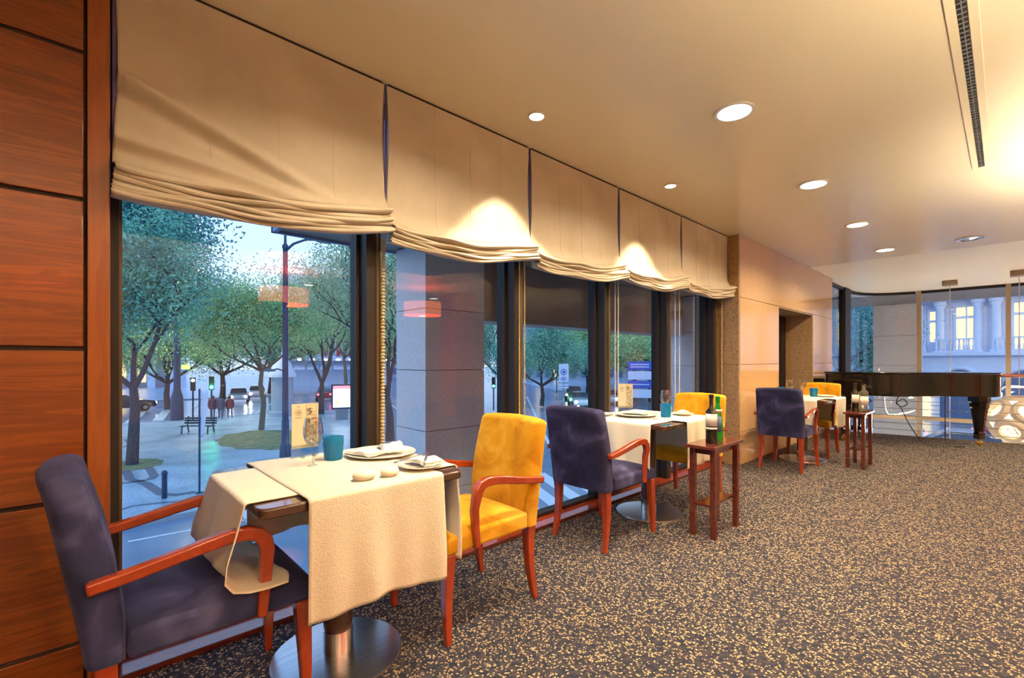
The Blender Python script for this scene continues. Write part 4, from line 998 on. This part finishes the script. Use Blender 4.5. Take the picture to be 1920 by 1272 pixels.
b = MB(); b.lathe([(0, -.1), (.3, -.05), (.3, .05), (0, .12)], 14, c=(1.7, 1.05, 10.68)); b.build('lamp_head', 'polegrey', t); lamp_col = t
b = MB(); b.box(.05, .12, .25, .75, 3.65, 3.95); b.build('lit_sign', 'neon', t)
t = thing('banner_pole', 'thin grey pole with a pale hanging banner, standing on the pavement before the bench', 'banner', (-17.74, 2.88, G))
b = MB(); b.tube([(0, 0, 0), (0, 0, 3.35)], .03, 8); b.lathe([(.12, 0), (.1, .03), (.0, .04)], 12); b.build('pole', 'pole', t)
b = MB(); b.grid(lambda u, v: (.0, .035+.20*u*(1-.5*v)+.02*math.sin(5*v), 3.3-1.5*v), 6, 12); b.build('banner', 'signw', t, solid=.01, fix=False)
for (x, y, lab) in ((-17.8, 1.98, 'short dark bollard at the kerb near the armrest of the navy chair'), (-17.2, 4.6, 'short dark bollard at the kerb behind the table')):
    b = MB(); b.lathe([(.075, 0), (.07, .72), (.085, .74), (.085, .80), (.05, .86), (0, .87)], 14); tag(b.build('bollard', 'pole', loc=(x, y, G)), lab, 'bollard', 'kerb bollards')
# bench
t = thing('park_bench', 'dark slatted park bench on the plaza', 'bench', (-32.5, 5.2, G), math.atan2(1.3, 1.2)-.0)
for k in range(3):
    b = MB(); b.box(-.95, .95, -.28+k*.16, -.16+k*.16, .42, .45); b.build('seat_slat', 'benchm', t, bevel=.005)
    b = MB(); b.box(-.95, .95, .22+k*.02, .25+k*.02, .52+k*.14, .63+k*.14); b.build('back_slat', 'benchm', t, bevel=.005)
for sx in (-.75, .75):
    b = MB(); b.sweep([(sx, -.3, 0), (sx, -.26, .40), (sx, .2, .41), (sx, .30, .98)], .06, .05, (1, 0, 0)); b.sweep([(sx, .22, .42), (sx, .32, 0)], .06, .05, (1, 0, 0)); b.build('leg', 'benchm', t)
# kiosk, lightbox, signs
t = thing('kiosk', 'pale round domed street kiosk behind the tall lamp post', 'kiosk', (-38.3, 11.6, G))
b = MB(); b.lathe([(.95, 0), (.95, .35), (.78, .4), (.78, 3.0)], 20); b.build('body', 'paleb2', t)
b = MB(); b.lathe([(.98, 3.0), (.98, 3.2), (.85, 3.5), (.6, 4.1), (.3, 4.5), (.06, 4.7), (.04, 5.2), (0, 5.3)], 20); b.build('dome', 'palebld', t)
t = thing('poster_lightbox', 'backlit street poster box glowing pale blue on a grey foot', 'advertising panel', (-32.9, 14.0, G), math.atan2(14, -32.9)-PI/2)
b = MB(); b.box(-.42, .42, -.12, .12, 0, .8); b.build('foot', 'polegrey', t); b = MB(); b.box(-.72, .72, -.14, .14, .78, 2.55); b.build('case', 'pole', t, bevel=.03)
for sy in (-1,):
    b = MB(); b.box(-.60, .60, -.152, -.142, .90, 2.22); b.box(-.6, .6, .142, .152, .90, 2.22); b.build('poster', 'poster', t)
    b = MB(); b.box(-.60, .60, -.152, -.142, 2.22, 2.45); b.box(-.6, .6, .142, .152, 2.22, 2.45); b.build('poster_heading', 'poster_r', t)
    b = MB(); b.lathe([(0, -.156), (.16, -.156), (.16, -.150), (0, -.15)], 16, c=(-.3, 0, 1.25), axis='y'); b.build('poster_spot', 'poster_y', t)
def signal(x, y, h, m, label, face=None, extra=None):
    t = thing('traffic_light', label, 'traffic light', (x, y, G), math.atan2(y, x)-PI/2, 'traffic lights')
    b = MB(); b.tube([(0, 0, 0), (0, 0, h)], .06, 8); b.build('pole', 'pole', t)
    b = MB(); b.box(-.16, .16, -.12, .12, h-.2, h+.75); b.build('housing', 'black', t, bevel=.02)
    z = h if m == 'green_l' else h+.55
    b = MB(); b.lathe([(0, .0), (.11, 0), (.09, .06), (0, .08)], 16, axis='y', c=(0, -.13, z)); b.v = [(v[0], -v[1]-.26 if v[1] > 0 else v[1], v[2]) for v in b.v]; b.build('lens', m, t)
    if extra: lamp('POINT', 'glow', (0, -.5, z), 25, t, extra, shadow_soft_size=.1)
signal(-38.4, 6.95, 2.4, 'green_l', 'green traffic light beside the walking people', extra=(.05, 1, .4))
signal(-40.0, 6.1, 2.3, 'orange_l', 'traffic light post with amber and white lamps beside the crossing')
signal(-30.0, 26.0, 2.1, 'green_l', 'small blue-green traffic light on a thin pole beside the stone column')
signal(-25.9, 31.3, .9, 'green_l', 'low green traffic light in the third window', extra=(.05, 1, .4))
signal(-40, 45.5, 3.0, 'red_l', 'red traffic light left of the emblem sign')
t = thing('emblem_sign', 'white street sign with a round emblem in the third window', 'street sign', (-25.96, 30.44, G), math.atan2(30.4, -26)-PI/2)
b = MB(); b.tube([(0, 0, 0), (0, 0, 3.4)], .05, 8); b.build('pole', 'polegrey', t)
b = MB(); b.box(-.42, .42, -.04, -.01, 2.45, 4.0); b.box(-.42, .42, -.04, -.01, 1.9, 2.02); b.box(-.42, .42, -.04, -.01, 2.12, 2.24); b.build('board', 'signw', t, bevel=.01)
b = MB(); b.tube([(.24*math.cos(a*PI/12), -.05, 3.3+.24*math.sin(a*PI/12)) for a in range(25)], .03, 5); b.box(-.12, .12, -.055, -.042, 3.2, 3.4); b.box(-.25, .25, -.05, -.042, 2.75, 2.82); b.box(-.25, .25, -.05, -.042, 2.6, 2.67); b.build('emblem', 'signb', t)
t = thing('direction_sign', 'blue and white direction boards in the fourth window', 'street sign', (-20.6, 34.0, G), math.atan2(34, -20.6)-PI/2)
b = MB(); b.tube([(-.8, 0, 0), (-.8, 0, 4.2)], .06, 8); b.tube([(.8, 0, 0), (.8, 0, 4.2)], .06, 8); b.build('pole', 'polegrey', t)
b = MB(); b.box(-1.1, 1.1, -.08, -.05, 3.5, 4.2); b.box(-1.1, 1.1, -.08, -.05, 2.0, 2.6); b.build('blue_board', 'signb', t)
b = MB(); b.box(-1.1, 1.1, -.08, -.05, 2.7, 3.4); b.box(-1.1, 1.1, -.08, -.05, 1.2, 1.9)
for z in (3.75, 3.95, 2.3): b.box(-.9, .6, -.09, -.081, z-.04, z+.04)
b.build('white_board', 'signw', t)

# ------------------------------------------------------------------ cars
def make_car(label, paint):
    t = thing('car', label, 'car', (0, 0, 0), 0, 'cars on the street')
    side = [(-2.15, .35), (-2.2, .62), (-2.12, .86), (-1.3, .98), (-.55, 1.02), (1.55, 1.04), (2.05, .98), (2.15, .7), (2.1, .35)]
    b = MB(); n = len(side); vs = []
    for sy, k in ((-.86, 1), (.86, 1)): vs += [(x, sy, z) for x, z in side]
    b.add(vs, [tuple(range(n)), tuple(range(2*n-1, n-1, -1))] + [(i, (i+1) % n, n+(i+1) % n, n+i) for i in range(n)]); b.build('body', paint, t, bevel=.09, seg=3)
    cab = [(-.85, 1.0), (-.15, 1.42), (.95, 1.46), (1.7, 1.03)]; vs = [(x, -.80+(.13 if z > 1.1 else 0), z) for x, z in cab]+[(x, .80-(.13 if z > 1.1 else 0), z) for x, z in cab]
    b = MB(); b.add(vs, [(0, 1, 2, 3), (7, 6, 5, 4), (0, 4, 5, 1), (1, 5, 6, 2), (2, 6, 7, 3), (3, 7, 4, 0)]); b.build('windows', 'carglass', t, bevel=.05)
    b = MB(); b.box(-.12, .92, -.64, .64, 1.43, 1.475); b.build('roof', paint, t, bevel=.02)
    for x in (-1.35, 1.3):
        for y in (-.82, .82):
            b = MB(); b.lathe([(.18, -.1), (.33, -.1), (.34, 0), (.33, .1), (.18, .1)], 20, c=(x, y, .34), axis='y'); w_ = b.build('wheel', 'tyre', t)
            b = MB(); b.lathe([(0, -.11), (.17, -.105), (.19, 0), (.17, .105), (0, .11)], 14, c=(x, y, .34), axis='y'); b.build('hubcap', 'polegrey', w_)
    for y in (-.62, .62):
        b = MB(); b.lathe([(0, -.06), (.10, -.05), (.12, 0), (0, .04)], 12, c=(-2.17, y, .68), axis='x'); b.build('headlamp', 'head_l', t)
        b = MB(); b.box(2.11, 2.17, y-.16, y+.16, .70, .84); b.build('tail_lamp', 'tail_l', t)
    return t
cs = make_car('silver car with headlamps on, behind the walking people', 'car_s'); cw = make_car('white car with headlamps on', 'car_w'); ck = make_car('dark car crossing at the left with red tail lamp', 'car_k'); cr = make_car('dark red car', 'car_r')
RZ = G-.12
def place(c, x, y, head_to_cam, first=False, label=None):
    a = math.atan2(y, x); rz = a if head_to_cam else a+PI
    rz += {True: 0, False: 0}[head_to_cam]
    if first: c.location = (x, y, RZ); c.rotation_euler = (0, 0, rz); return c
    return dup(c, (x, y, RZ), rz, label)
place(cs, -56, 12.6, True, True); 
ck.location = (-52, 2.9, RZ); ck.rotation_euler = (0, 0, -PI/2+.15)
cw.location = (-60, 15.4, RZ); cw.rotation_euler = (0, 0, math.atan2(15.4, -60)); cw['label'] = 'white car with bright headlamps right of the people, across the road'
cr.location = (-52, 20.2, RZ); cr.rotation_euler = (0, 0, math.atan2(20.2, -52)+PI); cr['label'] = 'dark red car with tail lamps lit behind the kiosk'
for k, (p, x, y, rz, lab) in enumerate(((ck, -66, 19.5, math.atan2(19.5, -66), 'dark car facing the windows, third in the line of headlamps'), (cs, -48, 22.5, math.atan2(22.5, -48), 'silver car behind the lit poster box'), (cw, -55, 26.5, math.atan2(26, -55), 'white car far across the road right of the poster box'),
                         (cw, -27.5, 34.5, 2.4, 'white car crossing below the emblem sign'), (cr, -33, 30.5, 2.3, 'dark red car at the left of the third window'), (ck, -33.5, 41, 2.2, 'dark car farther off in the third window'),
                         (cs, -27.6, 39.5, 2.2, 'silver car behind the emblem sign pole'), (cw, -20.4, 44, 2.1, 'white car in the fourth window left'), (cr, -17.0, 45, 2.1, 'dark red car in the fourth window right'),
                         (cs, -1.6, 27, .1, 'silver car seen under the piano through the far glass'), (cw, -4.8, 30, .1, 'white car seen left of the piano leg through the far glass'), (cr, .9, 33.5, 3.1, 'dark red car seen beyond the ball pendant'))):
    dup(p, (x, y, RZ), rz, lab)
for (x, y, m, lab) in ((-59, 13.8, 'headlamp', 0),): pass

# ------------------------------------------------------------------ people on the kerb
def person(x, y, rz, coat, label, stride=.18, h=1.68):
    t = thing('person', label, 'person', (x, y, G), rz, 'people waiting at the crossing')
    me = bpy.data.meshes.new('body'); s = h/1.7
    V = [(0, 0, .93), (0, .01, 1.15), (0, .0, 1.38), (0, .0, 1.47), (0, -.01, 1.60), (0, -.01, 1.68),
         (.10, 0, .88), (.11, -stride, .48), (.11, -stride*.9, .07), (.11, -stride-.14, .03), (-.10, 0, .88), (-.11, stride*.6, .48), (-.11, stride, .09), (-.11, stride-.14, .03),
         (.18, 0, 1.38), (.24, .05, 1.10), (.25, -.08, .88), (.25, -.12, .80), (-.18, 0, 1.38), (-.24, -.05, 1.10), (-.25, .06, .88), (-.25, .03, .80)]
    E_ = [(0, 1), (1, 2), (2, 3), (3, 4), (4, 5), (0, 6), (6, 7), (7, 8), (8, 9), (0, 10), (10, 11), (11, 12), (12, 13), (2, 14), (14, 15), (15, 16), (16, 17), (2, 18), (18, 19), (19, 20), (20, 21)]
    R_ = [.15, .14, .15, .06, .095, .07, .10, .065, .045, .04, .10, .065, .045, .04, .065, .05, .035, .035, .065, .05, .035, .035]
    me.from_pydata([(a*s, b_*s, c*s) for a, b_, c in V], E_, []); me.materials.append(M['jean'])
    o = bpy.data.objects.new('body', me); sc.collection.objects.link(o); o.parent = t
    sk = o.modifiers.new('skin', 'SKIN'); me.skin_vertices[0].data[0].use_root = True
    for k, r in enumerate(R_): me.skin_vertices[0].data[k].radius = (r*s, r*s)
    ss = o.modifiers.new('sub', 'SUBSURF'); ss.levels = ss.render_levels = 1
    b = MB(); n = 16; prof = [(.24, .19, .72), (.235, .18, .95), (.205, .15, 1.15), (.235, .16, 1.38), (.16, .11, 1.47), (.075, .07, 1.50)]; vs = []; fs = []
    for a, c, z in prof:
        for i in range(n): vs.append((a*s*math.cos(2*PI*i/n), c*s*math.sin(2*PI*i/n), z*s))
    for k in range(len(prof)-1):
        for i in range(n): j = (i+1) % n; fs.append((k*n+i, k*n+j, (k+1)*n+j, (k+1)*n+i))
    b.add(vs, fs)
    for sx in (-1, 1):
        b.tube([(sx*.17*s, 0, 1.40*s), (sx*.235*s, .05*s*sx, 1.12*s), (sx*.25*s, -.06*s*sx, .90*s)], [.085*s, .075*s, .06*s], 10)
    b.build('coat', coat, t, ang=80)
    b = MB(); b.lathe([(0, -.02), (.09, .0), (.112, .06), (.105, .12), (.06, .165), (0, .18)], 16, c=(0, .015, 1.53*s)); b.build('hair', 'hair', t, ang=80)
    return t
person(-39.95, 7.30, 1.3, 'coat_r', 'person in a maroon coat, left of the walking group')
person(-39.5, 7.72, 1.2, 'coat_b', 'person in a dark blue jacket, middle of the group', .1, 1.72)
person(-39.7, 8.35, 1.5, 'coat_r', 'person in a maroon coat on the right, apart from the other two', .22, 1.62)

# ------------------------------------------------------------------ buildings
def block(name, label, cx_, cy_, rz, wd, dp, h, m, floors=4, bays=8, lit=.2, seed=1, base=0, wm='windark'):
    t = thing(name, label, 'building', (cx_, cy_, RZ), rz); rnd = random.Random(seed)
    b = MB(); b.box(-wd/2, wd/2, 0, dp, 0, h); b.box(-wd/2-.3, wd/2+.3, -.3, dp+.3, h-.6, h+.2); b.build('walls', m, t)
    n = 0; fh = (h-1)/floors; bw = wd/bays
    for f in range(floors):
        for k in range(bays):
            if n >= 96: break
            x = -wd/2+(k+.5)*bw; z = f*fh+fh*.25; b = MB(); b.box(x-bw*.26, x+bw*.26, -.06, .05, z, z+fh*.58)
            fr = b.build('window', 'winlit' if rnd.random() < lit else wm, t, smooth=False); n += 1
    return t
tw = thing('tower_block', 'pale high-rise tower behind the trees at the upper left', 'building', (-126, 14.0, RZ), math.atan2(16, -124)-PI/2)
b = MB(); b.box(-6.5, 3.6, 0, 14, 0, 58); b.build('shaft', 'tower', tw); b = MB(); b.box(-6.8, 3.9, -.3, 14.3, 58, 60); b.build('roof_slab', 'palebld', tw)
b = MB(); b.box(2.6, 3.9, -.4, 0, 0, 60); b.build('corner_pier', 'palebld', tw)
# pillared pale building at the left
t = thing('pillared_building', 'pale pillared building behind the nearest tree and passing car', 'building', (-93, 9.5, RZ), math.atan2(11, -93)-PI/2)
b = MB(); b.box(-9, 2.2, 0, 12, 0, 14); b.build('walls', 'paleb2', t)
for x in (-8.0, -5.6, -3.2, -.8, 1.6):
    b = MB(); b.box(x-.5, x+.5, -1.6, -.9, 0, 9); b.build('pillar', 'palebld', t)
b = MB(); b.box(-9.2, 2.6, -1.8, 0, 9, 10.2); b.build('canopy', 'palebld', t)
b = MB(); b.box(-7.2, -6.2, -.1, .0, 1, 7); b.box(-4.9, -3.9, -.1, .0, 1, 7); b.box(-2.5, -1.5, -.1, 0, 1, 7); b.build('doorway', 'winlit', t)
# red striped hotel
t = thing('striped_building', 'pale building with crimson vertical strips and lit awnings behind the thin tree', 'building', (-79, 33, RZ), math.atan2(33, -79)-PI/2)
b = MB(); b.box(-9, 9, 0, 12, 0, 19); b.build('walls', 'palebld', t)
for k in range(9):
    x = -8+k*2.0
    b = MB(); b.box(x-.35, x+.35, -.25, .0, 5.2, 17.5); b.build('crimson_strip', 'redp', t)
    b = MB(); b.box(x+.65, x+1.35, -.06, .02, 5.6, 17.2); b.build('window_strip', 'windark', t)
b = MB(); b.box(-9.3, 9.3, -2.2, 0, 4.4, 4.8); b.build('canopy', 'palebld', t)
for k in range(9):
    b = MB(); x = -8+k*2; b.add([(x-.8, -.1, 4.2), (x+.8, -.1, 4.2), (x+.8, -1.9, 3.0), (x-.8, -1.9, 3.0), (x-.8, -.1, 4.1), (x+.8, -.1, 4.1), (x+.8, -1.9, 2.9), (x-.8, -1.9, 2.9)], [(0, 1, 2, 3), (7, 6, 5, 4), (0, 4, 5, 1), (2, 6, 7, 3), (1, 5, 6, 2), (0, 3, 7, 4)]); b.build('awning', 'signw', t)
    b = MB(); b.box(x-.2, x+.2, -2.3, -2.15, 4.45, 4.7); b.build('lamp', 'awning_l', t)
block('apartment_block', 'long grey-blue building far behind the trees of the first window', -112, 58, math.atan2(58, -112)-PI/2, 50, 14, 13, 'paleb2', 4, 22, .1, 3)
block('apartment_block', 'grey-blue building behind the trees at the far left', -112, -18, math.atan2(-18, -112)-PI/2, 40, 14, 12, 'paleb2', 4, 16, .15, 4)
block('apartment_block', 'long pale building behind the trees of the third window', -62, 84, math.atan2(84, -62)-PI/2, 44, 14, 13, 'paleb2', 4, 22, .1, 5)
block('apartment_block', 'pale building behind the trees of the fourth window', -19, 100, math.atan2(100, -19)-PI/2, 32, 14, 14, 'paleb2', 4, 14, .12, 6)

# neoclassical palace opposite the far glass; local x runs to the left in view
pa = thing('neoclassical_building', 'pale blue neoclassical building with columns and lit windows beyond the far glass', 'building', (-.05, 43.8, RZ), math.atan2(.37, -.93))
# local +x = leftwards, local y: towards camera is +y
def pb(nm, m, *bx, par=pa, bevel=0):
    b = MB()
    for q in bx: b.box(*q)
    return b.build(nm, m, par, bevel=bevel)
zo = 3.18
pb('walls', 'palebld', (-22, 6.6, -10, -1.0, 0, 14))
pb('ground_floor', 'palebld', (-22, 6.6, -1.0, 0, 0, zo+1.55))
pb('entablature', 'palebld', (-22, 6.8, -1.2, .35, zo+5.5, zo+6.2), (-22, 6.8, -1.2, .15, zo+6.2, zo+7.4), (-22, 6.9, -1.2, .6, zo+7.4, zo+7.7))
pb('string_course', 'palebld', (-22, 6.8, -1.0, .35, zo+1.55, zo+1.8))
xs = [3.62, 1.51, .59, -1.9, -2.9, -5.2, -6.2, -8.5, -9.5, 5.3]
for x in xs:
    b = MB(); b.lathe([(.32, zo+1.8), (.32, zo+1.95), (.25, zo+2.0), (.25, zo+2.1), (.22, zo+4.9), (.27, zo+5.0), (.27, zo+5.1), (.36, zo+5.2), (.36, zo+5.5)], 16, c=(x, -.35, 0)); b.build('column', 'palebld', pa)
for x in (2.35, 4.3, -.65, -4.0, -7.3):
    hw = .55 if x != 4.3 else .16
    f = pb('window_frame', 'palebld', (x-hw-.18, x+hw+.18, -1.02, -.86, zo+1.8, zo+5.15))
    if hw > .2: pb('pane', 'winlit', (x-hw, x-.06, -.9, -.84, zo+2.0, zo+4.15), (x+.06, x+hw, -.9, -.84, zo+2.0, zo+4.15), (x-hw, x-.06, -.9, -.84, zo+4.35, zo+4.95), (x+.06, x+hw, -.9, -.84, zo+4.35, zo+4.95), par=f)
    else: pb('pane', 'winlit', (x-hw, x+hw, -.9, -.84, zo+2.6, zo+4.0), (x-hw, x+hw, -.9, -.84, zo+4.2, zo+4.8), par=f)
for x0, x1 in ((2.0-.6, 3.7), (-1.6, .3), (-5, -3), (4.2, 6.2)):
    b = MB(); b.box(x0, x1, .10, .26, zo+2.65, zo+2.75); b.box(x0, x1, .10, .26, zo+1.8, zo+1.9)
    k = x0
    while k < x1: b.lathe([(.06, zo+1.9), (.09, zo+2.15), (.05, zo+2.35), (.07, zo+2.65)], 8, c=(k+.1, .18, 0)); k += .26
    b.build('balustrade', 'palebld', pa)
for x, r in ((2.3, 1.15), (5.0, .55), (-1.0, 1.15), (-4.4, 1.15)):
    b = MB(); pts = [(x-r, 0), (x-r, zo-.6)] + [(x-r*math.cos(a*PI/12), zo-.6+r*math.sin(a*PI/12)) for a in range(1, 12)] + [(x+r, zo-.6), (x+r, 0)]
    b.prism(pts, -.05, .02, 0, Matrix(((1, 0, 0, 0), (0, 0, 1, 0), (0, 1, 0, 0), (0, 0, 0, 1)))); b.build('arched_doorway', 'windark' if x != 5.0 else 'winlit', pa)
    b = MB(); b.tube([(x-(r+.15)*math.cos(a*PI/14), .06, zo-.6+(r+.15)*math.sin(a*PI/14)) for a in range(15)], .12, 6); b.build('arch_moulding', 'palebld', pa)
for k in range(5):
    z = .5+k*.62; pb('rustication', 'seam', (-22, 6.6, -.01, .008, z, z+.04))
pb('wall_lantern', 'winlit', (4.0, 4.5, .0, .3, .2, 2.2))
b = MB()

dup(lamp_col, (5.0, 27.0, G), 2.2, 'street lamp added out of view past the right edge to brighten the far street')  # extra lamp out of frame, added to light the street beyond the glass
